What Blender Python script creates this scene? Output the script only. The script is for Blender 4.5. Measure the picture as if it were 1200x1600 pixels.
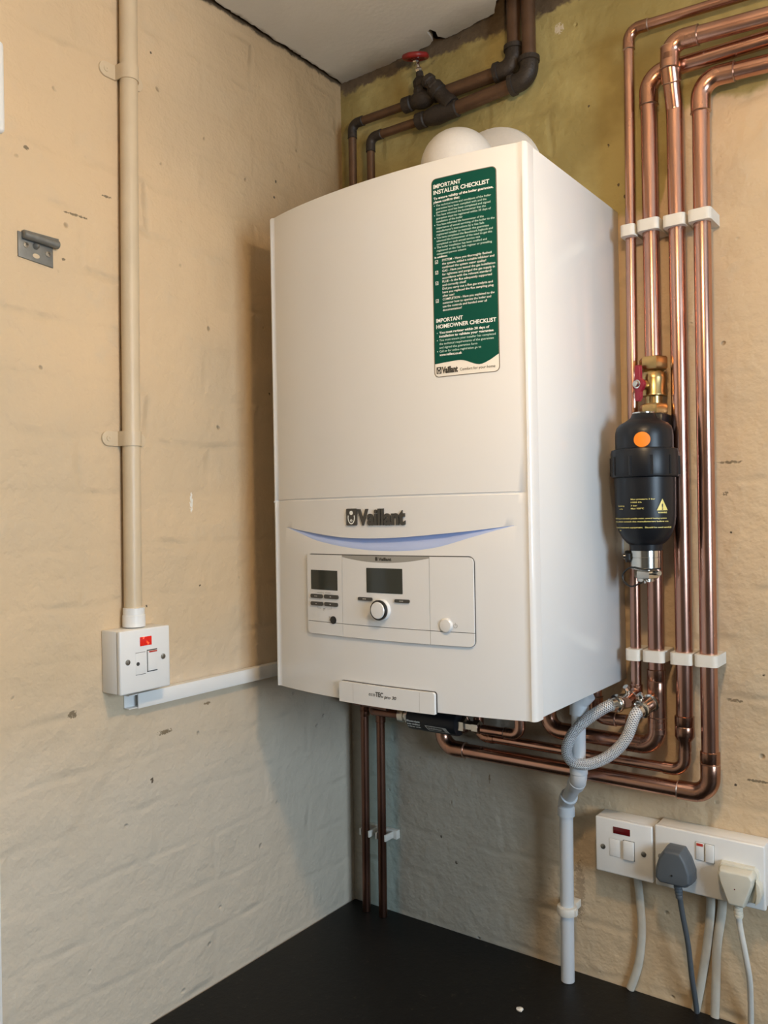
import bpy, bmesh, math, random
from mathutils import Vector, Matrix, noise
PI = math.pi
R = math.radians
for o in list(bpy.data.objects): bpy.data.objects.remove(o)
scn = bpy.context.scene
C = scn.collection

# ---------------------------------------------------------------- camera, light, exposure
cam = bpy.data.cameras.new('camera'); cam_o = bpy.data.objects.new('camera', cam); C.objects.link(cam_o)
cam.sensor_fit = 'VERTICAL'; cam.sensor_height = 24.0; cam.sensor_width = 18.0
cam.lens = 24.0 * 1305.2 / 1600; cam.clip_start = .02; cam.clip_end = 50
cam_o.matrix_world = (Matrix.Translation((1.0082, -1.2534, 1.633)) @ Matrix.Rotation(R(36.3413), 4, 'Z')
                      @ Matrix.Rotation(R(90.2199), 4, 'X') @ Matrix.Rotation(R(-1.0148), 4, 'Z'))
scn.camera = cam_o
vs = scn.view_settings
scn.display_settings.display_device = 'sRGB'
vs.view_transform = 'Standard'; vs.look = 'None'; vs.gamma = 1.0; vs.use_curve_mapping = False
vs.exposure = 0.0
w = bpy.data.worlds.new('world'); scn.world = w; w.use_nodes = True
w.node_tree.nodes['Background'].inputs[0].default_value = (.62, .76, 1, 1)
w.node_tree.nodes['Background'].inputs[1].default_value = .9
BULB = Vector((.82, -.72, 2.10)); BULB_R = .028
BULB_COL = (1, .68, .37); BULB_STR = 345.0
WIN = dict(y0=-1.55, y1=-.75, z0=1.40, z1=2.15)
al = bpy.data.lights.new('daylight', 'AREA'); al.shape = 'RECTANGLE'; al.size = WIN['y1'] - WIN['y0']; al.size_y = WIN['z1'] - WIN['z0']
al.energy = 46; al.color = (.64, .82, 1)
al_o = bpy.data.objects.new('daylight', al); C.objects.link(al_o)
al_o.location = (2.47, (WIN['y0'] + WIN['y1']) / 2, (WIN['z0'] + WIN['z1']) / 2); al_o.rotation_euler = (0, R(90), 0)

# ---------------------------------------------------------------- materials
def new_mat(name):
    m = bpy.data.materials.new(name); m.use_nodes = True
    nt = m.node_tree; b = nt.nodes['Principled BSDF']
    return m, nt, b
def N(nt, t, **k):
    n = nt.nodes.new(t)
    for a, v in k.items(): setattr(n, a, v)
    return n
def mixc(nt, fac, a, b, mode='MIX'):
    n = N(nt, 'ShaderNodeMix', data_type='RGBA', blend_type=mode)
    for s, v in ((0, fac), (6, a), (7, b)):
        if hasattr(v, 'links'): nt.links.new(v, n.inputs[s])
        else: n.inputs[s].default_value = v if s == 0 else (*v, 1)
    return n.outputs[2]
def math_(nt, op, a, b=None, c=None, clamp=False):
    n = N(nt, 'ShaderNodeMath', operation=op, use_clamp=clamp)
    for i, v in enumerate((a, b, c)):
        if v is None: continue
        if hasattr(v, 'links'): nt.links.new(v, n.inputs[i])
        else: n.inputs[i].default_value = v
    return n.outputs[0]
def ramp(nt, x, lo, hi):
    n = N(nt, 'ShaderNodeMapRange', interpolation_type='SMOOTHSTEP')
    nt.links.new(x, n.inputs[0]); n.inputs[1].default_value = lo; n.inputs[2].default_value = hi
    return n.outputs[0]
def noise_(nt, vec, scale, detail=3, rough=.5):
    n = N(nt, 'ShaderNodeTexNoise'); n.inputs['Scale'].default_value = scale
    n.inputs['Detail'].default_value = detail; n.inputs['Roughness'].default_value = rough
    if vec is not None: nt.links.new(vec, n.inputs['Vector'])
    return n.outputs['Fac']
def objc(nt): return N(nt, 'ShaderNodeTexCoord').outputs['Object']
def bump(nt, b, h, dist, strength=1.0):
    n = N(nt, 'ShaderNodeBump'); n.inputs['Distance'].default_value = dist; n.inputs['Strength'].default_value = strength
    nt.links.new(h, n.inputs['Height']); nt.links.new(n.outputs[0], b.inputs['Normal'])
    return n

def simple(name, col, rough=.5, metal=0, var=.06, nscale=30, bmp=0, spec=.5, coat=0):
    m, nt, b = new_mat(name); oc = objc(nt)
    f = noise_(nt, oc, nscale)
    c2 = tuple(max(0, c * (1 - 2 * var)) for c in col)
    nt.links.new(mixc(nt, f, c2, tuple(min(1, c * (1 + var * .5)) for c in col)), b.inputs['Base Color'])
    b.inputs['Roughness'].default_value = rough; b.inputs['Metallic'].default_value = metal
    b.inputs['Specular IOR Level'].default_value = spec
    b.inputs['Coat Weight'].default_value = coat
    if bmp: bump(nt, b, noise_(nt, oc, nscale * 6), bmp)
    return m

def wall_mat(name, swz, olive=False, chips=()):
    m, nt, b = new_mat(name)
    oc = objc(nt); sep = N(nt, 'ShaderNodeSeparateXYZ'); nt.links.new(oc, sep.inputs[0])
    u = sep.outputs[swz]; z = sep.outputs[2]
    cb = N(nt, 'ShaderNodeCombineXYZ'); nt.links.new(u, cb.inputs[0]); nt.links.new(z, cb.inputs[1])
    p2 = cb.outputs[0]
    wob = N(nt, 'ShaderNodeTexNoise'); wob.inputs['Scale'].default_value = 9; nt.links.new(p2, wob.inputs['Vector'])
    vm = N(nt, 'ShaderNodeVectorMath', operation='MULTIPLY_ADD')
    nt.links.new(wob.outputs['Color'], vm.inputs[0]); vm.inputs[1].default_value = (.030, .022, 0); nt.links.new(p2, vm.inputs[2])
    br = N(nt, 'ShaderNodeTexBrick'); nt.links.new(vm.outputs[0], br.inputs['Vector'])
    br.inputs['Scale'].default_value = 1; br.inputs['Brick Width'].default_value = .225; br.inputs['Row Height'].default_value = .0765
    br.inputs['Mortar Size'].default_value = .010; br.inputs['Mortar Smooth'].default_value = 1
    mort = br.outputs['Fac']
    nA = noise_(nt, p2, 2.2, 3); nB = noise_(nt, p2, 14, 4, .6); nC = noise_(nt, p2, 75, 4, .6); nD = noise_(nt, p2, 5, 2)
    # mortar visible only in places
    vis = math_(nt, 'MULTIPLY', ramp(nt, nB, .40, .70), ramp(nt, noise_(nt, p2, 6.5, 2), .38, .66))
    mv = math_(nt, 'MULTIPLY', mort, vis)
    # relief: brick joints, trowelled lumps, brush marks, pits
    vo = N(nt, 'ShaderNodeTexVoronoi', feature='F1'); vo.inputs['Scale'].default_value = 34; nt.links.new(vm.outputs[0], vo.inputs['Vector'])
    pitsel = ramp(nt, noise_(nt, p2, 21, 2), .57, .66)
    pit = math_(nt, 'MULTIPLY', math_(nt, 'SUBTRACT', 1.0, ramp(nt, vo.outputs['Distance'], .05, .16)), pitsel)
    h = math_(nt, 'MULTIPLY_ADD', mort, -.10, math_(nt, 'MULTIPLY', mv, -.62))
    h = math_(nt, 'MULTIPLY_ADD', nB, 1.7, h)
    h = math_(nt, 'MULTIPLY_ADD', nC, .26, h)
    h = math_(nt, 'MULTIPLY_ADD', noise_(nt, p2, 34, 4, .6), .5, h)
    h = math_(nt, 'MULTIPLY_ADD', nD, 1.2, h)
    # short crack like ridges
    rid = N(nt, 'ShaderNodeTexNoise', noise_type='RIDGED_MULTIFRACTAL') if hasattr(bpy.types.ShaderNodeTexNoise, 'noise_type') else N(nt, 'ShaderNodeTexNoise')
    rid.inputs['Scale'].default_value = 11; rid.inputs['Detail'].default_value = 2; nt.links.new(vm.outputs[0], rid.inputs['Vector'])
    rr = math_(nt, 'MULTIPLY', ramp(nt, rid.outputs['Fac'], .80, 1.25), ramp(nt, nA, .45, .65))
    h = math_(nt, 'MULTIPLY_ADD', rr, .35, h)
    h = math_(nt, 'MULTIPLY_ADD', pit, -.5, h)
    bump(nt, b, h, .0040, 1.0)
    # colour: cream paint, greyer washes, dirt in the joints
    col = mixc(nt, ramp(nt, nA, .35, .68), (.70, .515, .315), (.60, .465, .305))
    col = mixc(nt, math_(nt, 'MULTIPLY', ramp(nt, nB, .55, .8), .35), col, (.56, .48, .36))
    col = mixc(nt, math_(nt, 'MULTIPLY', mv, .22), col, (.30, .25, .17))
    col = mixc(nt, math_(nt, 'MULTIPLY', pit, .55), col, (.16, .12, .08))
    if olive:
        # an older coat of olive paint left on the upper part of the wall
        lim = math_(nt, 'MULTIPLY_ADD', ramp(nt, u, .605, .645), .135, 2.085)
        d = math_(nt, 'SUBTRACT', math_(nt, 'MULTIPLY_ADD', nB, .05, z), lim)
        d2 = math_(nt, 'SUBTRACT', math_(nt, 'MULTIPLY_ADD', nB, .01, z), .014)
        mask = ramp(nt, d, .018, .034)
        oliv = mixc(nt, ramp(nt, noise_(nt, p2, 6, 4, .6), .38, .62), (.30, .235, .085), (.42, .345, .14))
        oliv = mixc(nt, math_(nt, 'MULTIPLY', mv, .4), oliv, (.16, .12, .06))
        col = mixc(nt, mask, col, oliv)
        # bare crumbling plaster along the ceiling line
        bare = ramp(nt, math_(nt, 'MULTIPLY_ADD', noise_(nt, p2, 16, 4, .7), .075, z), 2.476, 2.488)
        col = mixc(nt, bare, col, mixc(nt, nC, (.06, .042, .026), (.17, .125, .08)))
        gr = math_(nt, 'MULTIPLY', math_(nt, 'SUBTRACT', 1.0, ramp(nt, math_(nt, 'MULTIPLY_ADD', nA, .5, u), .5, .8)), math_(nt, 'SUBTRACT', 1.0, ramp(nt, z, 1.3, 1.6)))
        col = mixc(nt, math_(nt, 'MULTIPLY', gr, .8), col, (.36, .345, .30))  # greyer paint, with the shade under the boiler darkened into it
        # blue green strip of old paint in the corner under the boiler
        t = math_(nt, 'MULTIPLY', math_(nt, 'SUBTRACT', 1.0, ramp(nt, math_(nt, 'MULTIPLY_ADD', nB, .02, u), .105, .125)), ramp(nt, u, .02, .04))
        t = math_(nt, 'MULTIPLY', t, math_(nt, 'SUBTRACT', 1.0, ramp(nt, z, 1.28, 1.36)))
        col = mixc(nt, math_(nt, 'MULTIPLY', t, .6), col, (.40, .52, .47))
    else:
        # brown paint with upper-corner shade darkened in, bare plaster in the ceiling joint
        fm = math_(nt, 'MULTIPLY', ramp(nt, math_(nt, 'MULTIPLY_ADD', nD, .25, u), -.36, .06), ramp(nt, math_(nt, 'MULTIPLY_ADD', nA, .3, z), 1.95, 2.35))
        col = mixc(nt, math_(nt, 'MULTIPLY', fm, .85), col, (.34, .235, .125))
        bare = ramp(nt, math_(nt, 'MULTIPLY_ADD', noise_(nt, p2, 30, 4, .7), .02, z), 2.468, 2.474)
        col = mixc(nt, bare, col, (.07, .05, .03))
        lw = math_(nt, 'SUBTRACT', 1.0, ramp(nt, math_(nt, 'MULTIPLY_ADD', nA, .5, z), 1.45, 1.75))
        col = mixc(nt, math_(nt, 'MULTIPLY', lw, .8), col, (.63, .565, .465))  # greyer paint low down, lightened to make up for weaker daylight
    for (cu, cz, ru, rz_, cc) in chips:
        du = math_(nt, 'MULTIPLY', math_(nt, 'SUBTRACT', u, cu), 1 / ru); dz = math_(nt, 'MULTIPLY', math_(nt, 'SUBTRACT', z, cz), 1 / rz_)
        rr2 = math_(nt, 'ADD', math_(nt, 'MULTIPLY', du, du), math_(nt, 'MULTIPLY', dz, dz))
        rr2 = math_(nt, 'ADD', rr2, math_(nt, 'MULTIPLY_ADD', noise_(nt, p2, 230, 3, .7), 5.0, -2.3))
        col = mixc(nt, math_(nt, 'SUBTRACT', 1.0, ramp(nt, rr2, .7, 1.1)), col, cc)
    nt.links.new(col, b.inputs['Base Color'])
    b.inputs['Roughness'].default_value = .62; b.inputs['Specular IOR Level'].default_value = .3
    return m

DK = (.10, .075, .05); WH = (.85, .80, .70); BR = (.24, .18, .11)
M = {}
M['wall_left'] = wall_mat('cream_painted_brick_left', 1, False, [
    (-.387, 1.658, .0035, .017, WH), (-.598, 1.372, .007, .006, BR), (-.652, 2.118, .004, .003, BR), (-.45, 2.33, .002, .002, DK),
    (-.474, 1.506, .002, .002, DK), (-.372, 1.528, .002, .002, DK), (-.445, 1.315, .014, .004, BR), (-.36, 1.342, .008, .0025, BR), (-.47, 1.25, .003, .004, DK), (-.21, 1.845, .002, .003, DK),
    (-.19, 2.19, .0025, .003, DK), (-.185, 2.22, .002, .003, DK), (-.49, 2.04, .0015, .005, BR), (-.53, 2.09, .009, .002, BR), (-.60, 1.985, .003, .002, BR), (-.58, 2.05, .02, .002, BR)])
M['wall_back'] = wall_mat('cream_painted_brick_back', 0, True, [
    (.452, 2.41, .008, .010, (.62, .54, .40)), (.53, 2.20, .002, .003, DK), (.545, 2.135, .002, .003, DK), (.555, 2.115, .002, .003, DK), (.50, 2.27, .002, .002, DK), (.70, 1.70, .018, .0022, BR),
    (.694, 1.655, .005, .003, BR), (.70, 1.60, .002, .002, DK), (.70, 1.36, .012, .0025, BR), (.66, 1.23, .012, .003, BR), (.70, 1.24, .002, .002, DK), (.30, 1.18, .002, .008, BR), (.23, 1.02, .003, .003, DK), (.20, 1.06, .002, .004, DK), (.73, 1.25, .02, .002, BR), (.74, 1.40, .002, .002, DK), (.67, 1.30, .006, .01, (.3, .22, .14)), (.46, 1.03, .01, .05, (.42, .31, .2))])
M['plain_wall'] = simple('umber_emulsion', (.20, .175, .145), .7, var=.04, nscale=4)
M['floor'] = simple('brown_quarry_tile', (.10, .08, .06), .6, nscale=3)

def ceil_mat():
    m, nt, b = new_mat('grey_ceiling_paint'); oc = objc(nt)
    a = noise_(nt, oc, 3, 4, .6); c = noise_(nt, oc, 120, 3)
    col = mixc(nt, ramp(nt, a, .35, .7), (.62, .60, .54), (.72, .70, .64))
    sep = N(nt, 'ShaderNodeSeparateXYZ'); nt.links.new(oc, sep.inputs[0])
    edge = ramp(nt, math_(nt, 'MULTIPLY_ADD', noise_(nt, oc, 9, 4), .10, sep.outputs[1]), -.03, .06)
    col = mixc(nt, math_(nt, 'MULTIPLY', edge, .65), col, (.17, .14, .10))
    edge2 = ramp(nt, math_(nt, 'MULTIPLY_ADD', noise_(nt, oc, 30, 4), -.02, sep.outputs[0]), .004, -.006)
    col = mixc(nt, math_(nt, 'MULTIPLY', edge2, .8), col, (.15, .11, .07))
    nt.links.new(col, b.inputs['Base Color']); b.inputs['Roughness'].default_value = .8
    bump(nt, b, math_(nt, 'MULTIPLY_ADD', c, .25, a), .002)
    return m
M['ceiling'] = ceil_mat()

def copper(name, base, dark, rough, dirt=.35):
    m, nt, b = new_mat(name); oc = objc(nt)
    mp = N(nt, 'ShaderNodeMapping'); mp.inputs['Scale'].default_value = (1, 1, .5); nt.links.new(oc, mp.inputs[0])
    a = noise_(nt, mp.outputs[0], 11, 3, .5); c = noise_(nt, mp.outputs[0], 60, 2, .5)
    f = math_(nt, 'MULTIPLY', ramp(nt, a, .38, .72), dirt, clamp=True)
    nt.links.new(mixc(nt, f, base, dark), b.inputs['Base Color'])
    b.inputs['Metallic'].default_value = 1
    nt.links.new(math_(nt, 'MULTIPLY_ADD', c, .10, rough - .05), b.inputs['Roughness'])
    bump(nt, b, a, .0002)
    return m
M['copper'] = copper('bright_copper', (.62, .36, .275), (.44, .23, .165), .25, .8)
M['copper_dull'] = copper('tarnished_copper', (.26, .13, .09), (.10, .05, .035), .36, .9)
M['copper_joint'] = copper('soldered_copper', (.58, .33, .24), (.30, .155, .10), .26, .8)
M['old_pipe'] = simple('sooty_brown_pipe', (.17, .095, .055), .42, .55, var=.3, nscale=30, bmp=.0006)
M['black_iron'] = simple('blackened_iron', (.045, .034, .026), .55, .3, var=.3, nscale=40, bmp=.001)
M['brass'] = simple('brass', (.56, .39, .17), .28, 1, var=.15, nscale=60)
M['nickel'] = simple('nickel', (.70, .67, .61), .18, 1, var=.08, nscale=40)
M['solder'] = simple('solder_ring', (.56, .42, .34), .3, 1)
M['boiler'] = simple('white_enamel', (.77, .77, .76), .15, var=.01, nscale=6, spec=.6)
M['blue_print'] = simple('pale_blue_print', (.42, .52, .80), .35, var=.02, nscale=5)
M['white_plastic'] = simple('white_plastic', (.84, .83, .80), .3, var=.02, nscale=12)
M['clip_plastic'] = simple('ivory_clip_plastic', (.78, .74, .66), .45, var=.05, nscale=40)
M['cream_paint_pipe'] = simple('cream_painted_conduit', (.68, .54, .36), .42, var=.07, nscale=25, bmp=.0003)
M['grey_plastic'] = simple('pale_grey_pvc', (.66, .68, .70), .32, var=.05, nscale=14)
M['cable_white'] = simple('dusty_white_cable', (.66, .62, .53), .5, var=.12, nscale=50)
M['cable_clean'] = simple('pale_cable', (.76, .74, .68), .42, var=.05, nscale=50)
M['grey_plug'] = simple('slate_grey_rubber', (.095, .11, .125), .5, var=.06, nscale=40)
M['ivory_plug'] = simple('ivory_plug_plastic', (.72, .69, .58), .45, var=.08, nscale=40)
M['black_plastic'] = simple('black_filter_plastic', (.010, .011, .014), .36, var=.1, nscale=20, spec=.35)
M['black'] = simple('black_rubber', (.012, .012, .012), .4)
M['dark_gap'] = simple('shadow_gap_grey', (.06, .055, .05), .6)
M['display'] = simple('unlit_display_glass', (.035, .040, .034), .10, var=.02, spec=.4)
M['grey_print'] = simple('warm_grey_print', (.34, .33, .30), .4, var=.03)
M['dark_print'] = simple('dark_grey_print', (.055, .052, .045), .35, var=.05)
M['green'] = simple('dark_green_print', (.001, .072, .050), .5, var=.05, nscale=12, spec=.22)
M['sticker_cream'] = simple('sticker_paper', (.84, .80, .72), .4, var=.02)
M['sticker_edge'] = simple('sticker_outline', (.16, .13, .09), .4, var=.05)
M['white_print'] = simple('white_print', (.88, .90, .86), .4, var=.01)
M['mint_print'] = simple('fine_white_print', (.56, .74, .66), .4, var=.01)
M['orange'] = simple('orange_sticker', (.95, .25, .01), .5, var=.02)
M['yellow_print'] = simple('yellow_print', (.80, .70, .22), .4, var=.02)
M['red_lever'] = simple('red_lever_plastic', (.30, .010, .030), .38, var=.08)
M['red_wheel'] = simple('red_painted_wheel', (.24, .012, .010), .45, var=.15, nscale=80)
M['red_dark'] = simple('unlit_red_lens', (.13, .006, .008), .2)
M['red_small'] = simple('red_switch_mark', (.55, .05, .03), .3)
M['steel'] = simple('galvanised_steel', (.27, .27, .25), .5, .6, var=.2, nscale=70, bmp=.0002)
M['screw'] = simple('screw_steel', (.42, .40, .36), .32, 1, var=.15, nscale=200)
M['silver_label'] = simple('silver_label', (.55, .54, .51), .35, .4)
M['flue_white'] = simple('white_flue_plastic', (.80, .76, .70), .5, var=.04, nscale=200, bmp=.0003)
M['cabinet'] = simple('white_cabinet_board', (.70, .68, .62), .4, var=.02)
def neon_mat():
    m, nt, b = new_mat('lit_neon_lens'); oc = objc(nt)
    f = ramp(nt, noise_(nt, oc, 190, 1), .56, .68)
    nt.links.new(mixc(nt, f, (.5, .012, .006), (.9, .12, .04)), b.inputs['Base Color'])
    nt.links.new(mixc(nt, f, (.35, .006, .003), (1, .10, .03)), b.inputs['Emission Color']); b.inputs['Emission Strength'].default_value = .7
    b.inputs['Roughness'].default_value = .2
    return m
M['neon'] = neon_mat()
def bulb_mat():
    m = bpy.data.materials.new('glowing_bulb'); m.use_nodes = True; nt = m.node_tree; nt.nodes.clear()
    e = N(nt, 'ShaderNodeEmission'); e.inputs[0].default_value = (*BULB_COL, 1); e.inputs[1].default_value = BULB_STR
    o = N(nt, 'ShaderNodeOutputMaterial'); nt.links.new(e.outputs[0], o.inputs[0])
    return m
M['bulb'] = bulb_mat()
def worktop_mat():
    m, nt, b = new_mat('black_speckled_laminate'); oc = objc(nt)
    a = noise_(nt, oc, 90, 4, .7); d = noise_(nt, oc, 5, 3, .6)
    col = mixc(nt, ramp(nt, a, .60, .78), (.010, .0095, .009), (.055, .045, .035))
    mp = N(nt, 'ShaderNodeMapping'); mp.inputs['Scale'].default_value = (20, 90, 1); mp.inputs['Rotation'].default_value = (0, 0, R(20)); nt.links.new(oc, mp.inputs[0])
    fl = ramp(nt, noise_(nt, mp.outputs[0], 1.0, 2), .73, .80)
    col = mixc(nt, math_(nt, 'MULTIPLY', fl, .6), col, (.12, .11, .10))
    nt.links.new(col, b.inputs['Base Color'])
    b.inputs['Roughness'].default_value = .55; b.inputs['Specular IOR Level'].default_value = .22
    bump(nt, b, a, .0005)
    return m
M['worktop'] = worktop_mat()
def braid_mat():
    m, nt, b = new_mat('braided_steel'); 
    uv = N(nt, 'ShaderNodeUVMap').outputs[0]
    sep = N(nt, 'ShaderNodeSeparateXYZ'); nt.links.new(uv, sep.inputs[0])
    u, v = sep.outputs[0], sep.outputs[1]
    s1 = math_(nt, 'SINE', math_(nt, 'MULTIPLY', math_(nt, 'ADD', math_(nt, 'MULTIPLY', u, 34), math_(nt, 'MULTIPLY', v, 8)), 6.2832))
    s2 = math_(nt, 'SINE', math_(nt, 'MULTIPLY', math_(nt, 'SUBTRACT', math_(nt, 'MULTIPLY', u, 34), math_(nt, 'MULTIPLY', v, 8)), 6.2832))
    h = math_(nt, 'MAXIMUM', s1, s2)
    f = ramp(nt, h, -.2, .8)
    nt.links.new(mixc(nt, f, (.40, .40, .41), (.97, .97, .98)), b.inputs['Base Color'])
    b.inputs['Metallic'].default_value = .35; b.inputs['Roughness'].default_value = .32
    bump(nt, b, h, .0008)
    return m
M['braid'] = braid_mat()

# ---------------------------------------------------------------- mesh helpers
class MB:
    def __init__(s): s.v = []; s.f = []; s.mi = []; s.uv = {}
    def add(s, vs_, fs, mi=0):
        n = len(s.v); s.v += [tuple(v) for v in vs_]
        for f in fs: s.f.append(tuple(i + n for i in f)); s.mi.append(mi)
        return s
    def from_bm(s, bm, mi=0):
        bm.verts.ensure_lookup_table(); bm.verts.index_update()
        s.add([v.co for v in bm.verts], [[v.index for v in f.verts] for f in bm.faces], mi); bm.free(); return s
    def box(s, x0, y0, z0, x1, y1, z1, bev=0, seg=2, mi=0):
        bm = bmesh.new(); bmesh.ops.create_cube(bm, size=1)
        for v in bm.verts: v.co = Vector(((x0 + x1) / 2 + v.co.x * (x1 - x0), (y0 + y1) / 2 + v.co.y * (y1 - y0), (z0 + z1) / 2 + v.co.z * (z1 - z0)))
        if bev: bmesh.ops.bevel(bm, geom=bm.edges[:], offset=bev, segments=seg, affect='EDGES', profile=.5)
        return s.from_bm(bm, mi)
    def lathe(s, o, axis, prof, n=32, mi=0, sx=1, ref=None):
        # prof: (radius, distance along axis)
        o = Vector(o); a = Vector(axis).normalized()
        r_ = Vector(ref) if ref else (Vector((0, 0, 1)) if abs(a.z) < .9 else Vector((1, 0, 0)))
        e1 = (r_ - a * r_.dot(a)).normalized(); e2 = a.cross(e1)
        vs_ = []; fs = []
        for (r, t) in prof:
            for i in range(n):
                an = 2 * PI * i / n
                vs_.append(o + a * t + e1 * (r * math.cos(an)) + e2 * (r * sx * math.sin(an)))
        k = len(prof)
        for j in range(k - 1):
            for i in range(n):
                fs.append((j * n + i, j * n + (i + 1) % n, (j + 1) * n + (i + 1) % n, (j + 1) * n + i))
        fs.append(tuple(range(n - 1, -1, -1))); fs.append(tuple((k - 1) * n + i for i in range(n)))
        return s.add(vs_, fs, mi)
    def cyl(s, a, b, r, n=24, mi=0, bev=0):
        a = Vector(a); b = Vector(b); L = (b - a).length
        pr = [(r, 0), (r, L)] if not bev else [(r - bev, 0), (r, bev), (r, L - bev), (r - bev, L)]
        return s.lathe(a, b - a, pr, n, mi)
    def hexn(s, a, b, r, mi=0, rot=0):
        a = Vector(a); b = Vector(b); L = (b - a).length; c = r * .12
        return s.lathe(a, b - a, [(r * .9, 0), (r, c), (r, L - c), (r * .9, L)], 6, mi)
    def tube(s, path, r, n=16, mi=0, caps=True, flat=1.0, uv=False):
        P = [Vector(p) for p in path]; k = len(P)
        rr = r if isinstance(r, (list, tuple)) else [r] * k
        T = []
        for i in range(k):
            t = (P[min(i + 1, k - 1)] - P[max(i - 1, 0)]); T.append(t.normalized())
        up = Vector((0, 1, 0)) if abs(T[0].y) < .9 else Vector((1, 0, 0))
        nrm = (up - T[0] * up.dot(T[0])).normalized()
        vs_ = []; base = len(s.v); L = 0
        for i in range(k):
            if i: nrm = (nrm - T[i] * nrm.dot(T[i])).normalized(); L += (P[i] - P[i - 1]).length
            bi = T[i].cross(nrm)
            for j in range(n):
                an = 2 * PI * j / n
                vs_.append(P[i] + nrm * (rr[i] * flat * math.cos(an)) + bi * (rr[i] * math.sin(an)))
                if uv: s.uv[base + i * n + j] = (L * 10, j / n)
        fs = []
        for i in range(k - 1):
            for j in range(n):
                fs.append((i * n + j, i * n + (j + 1) % n, (i + 1) * n + (j + 1) % n, (i + 1) * n + j))
        if caps: fs.append(tuple(range(n - 1, -1, -1))); fs.append(tuple((k - 1) * n + i for i in range(n)))
        return s.add(vs_, fs, mi)
    def prism(s, outline, fn, d0, d1, mi=0, bev=0):
        # outline 2D, fn(a, b, d) -> 3D
        bm = bmesh.new(); vs_ = [bm.verts.new(fn(a, b, d0)) for a, b in outline]; f = bm.faces.new(vs_)
        g = bmesh.ops.extrude_face_region(bm, geom=[f]); tv = [e for e in g['geom'] if isinstance(e, bmesh.types.BMVert)]
        for i, v in enumerate(vs_):
            pass
        top = [e for e in g['geom'] if isinstance(e, bmesh.types.BMFace)][0]
        delta = Vector(fn(0, 0, d1)) - Vector(fn(0, 0, d0))
        for v in tv: v.co += delta
        bmesh.ops.recalc_face_normals(bm, faces=bm.faces[:])
        if bev: bmesh.ops.bevel(bm, geom=[e for e in top.edges], offset=bev, segments=3, affect='EDGES', profile=.5)
        return s.from_bm(bm, mi)
    def build(s, name, mats, parent=None, smooth=True, ang=38):
        me = bpy.data.meshes.new(name); me.from_pydata(s.v, [], s.f)
        mats = mats if isinstance(mats, (list, tuple)) else [mats]
        for m in mats: me.materials.append(M[m])
        me.polygons.foreach_set('material_index', s.mi)
        bm = bmesh.new(); bm.from_mesh(me); bmesh.ops.recalc_face_normals(bm, faces=bm.faces[:]); bm.to_mesh(me); bm.free()
        if s.uv:
            ul = me.uv_layers.new(name='UVMap')
            for poly in me.polygons:
                lv = [s.uv.get(me.loops[l].vertex_index, (0, 0)) for l in poly.loop_indices]
                big = max(v[1] for v in lv) - min(v[1] for v in lv) > .5
                for l, v in zip(poly.loop_indices, lv): ul.data[l].uv = (v[0], v[1] + (1 if big and v[1] < .5 else 0))
        if smooth: me.shade_smooth(); me.set_sharp_from_angle(angle=R(ang))
        o = bpy.data.objects.new(name, me); C.objects.link(o)
        if parent is not None:
            o.parent = parent
            o.matrix_parent_inverse = world(parent).inverted()
        return o
def world(o):
    return (world(o.parent) @ o.matrix_parent_inverse if o.parent else Matrix()) @ Matrix.LocRotScale(o.location, o.rotation_euler, o.scale)
def thing(name, label, cat, loc=(0, 0, 0), group=None):
    o = bpy.data.objects.new(name, None); C.objects.link(o); o.location = loc; o.empty_display_size = .02
    return tag(o, label, cat, group)
def tag(o, label=None, cat=None, group=None, kind=None):
    for k, v in (('label', label), ('category', cat), ('group', group), ('kind', kind)):
        if v: o[k] = v
    return o
def struct(mb, name, mat, **k): return tag(mb.build(name, mat, **k), kind='structure')

def fillet(pts, rads, seg=10):
    P = [Vector(p) for p in pts]; out = [P[0]]
    if not isinstance(rads, (list, tuple)): rads = [rads] * (len(P) - 2)
    for i in range(1, len(P) - 1):
        a = (P[i - 1] - P[i]).normalized(); b = (P[i + 1] - P[i]).normalized(); ang = a.angle(b)
        r = rads[i - 1]; d = r / math.tan(ang / 2)
        c = P[i] + (a + b).normalized() * (r / math.sin(ang / 2))
        s0 = P[i] + a * d; s1 = P[i] + b * d; v0 = s0 - c; v1 = s1 - c; th = v0.angle(v1); ax = v0.cross(v1)
        for k in range(seg + 1): out.append(c + Matrix.Rotation(th * k / seg, 3, ax) @ v0)
    out.append(P[-1]); return out
def corner(prev, p, nxt, r, ext):
    """path of one bend with straight sockets of length ext on both sides"""
    p = Vector(p); a = (Vector(prev) - p).normalized(); b = (Vector(nxt) - p).normalized()
    d = r / math.tan(a.angle(b) / 2)
    return fillet([p + a * (d + ext), p, p + b * (d + ext)], r)
def rrect(x0, z0, x1, z1, r, seg=6, skip=()):
    pts = []
    for i, (cx, cz, a0) in enumerate(((x0 + r, z0 + r, 180), (x1 - r, z0 + r, 270), (x1 - r, z1 - r, 0), (x0 + r, z1 - r, 90))):
        if i in skip: pts.append(((x0, x1, x1, x0)[i], (z0, z0, z1, z1)[i])); continue
        for k in range(seg + 1):
            t = R(a0 + 90 * k / seg); pts.append((cx + r * math.cos(t), cz + r * math.sin(t)))
    return pts
def circ(cx, cz, r, n=32, sz=1): return [(cx + r * math.cos(2 * PI * k / n), cz + r * sz * math.sin(2 * PI * k / n)) for k in range(n)]

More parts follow.
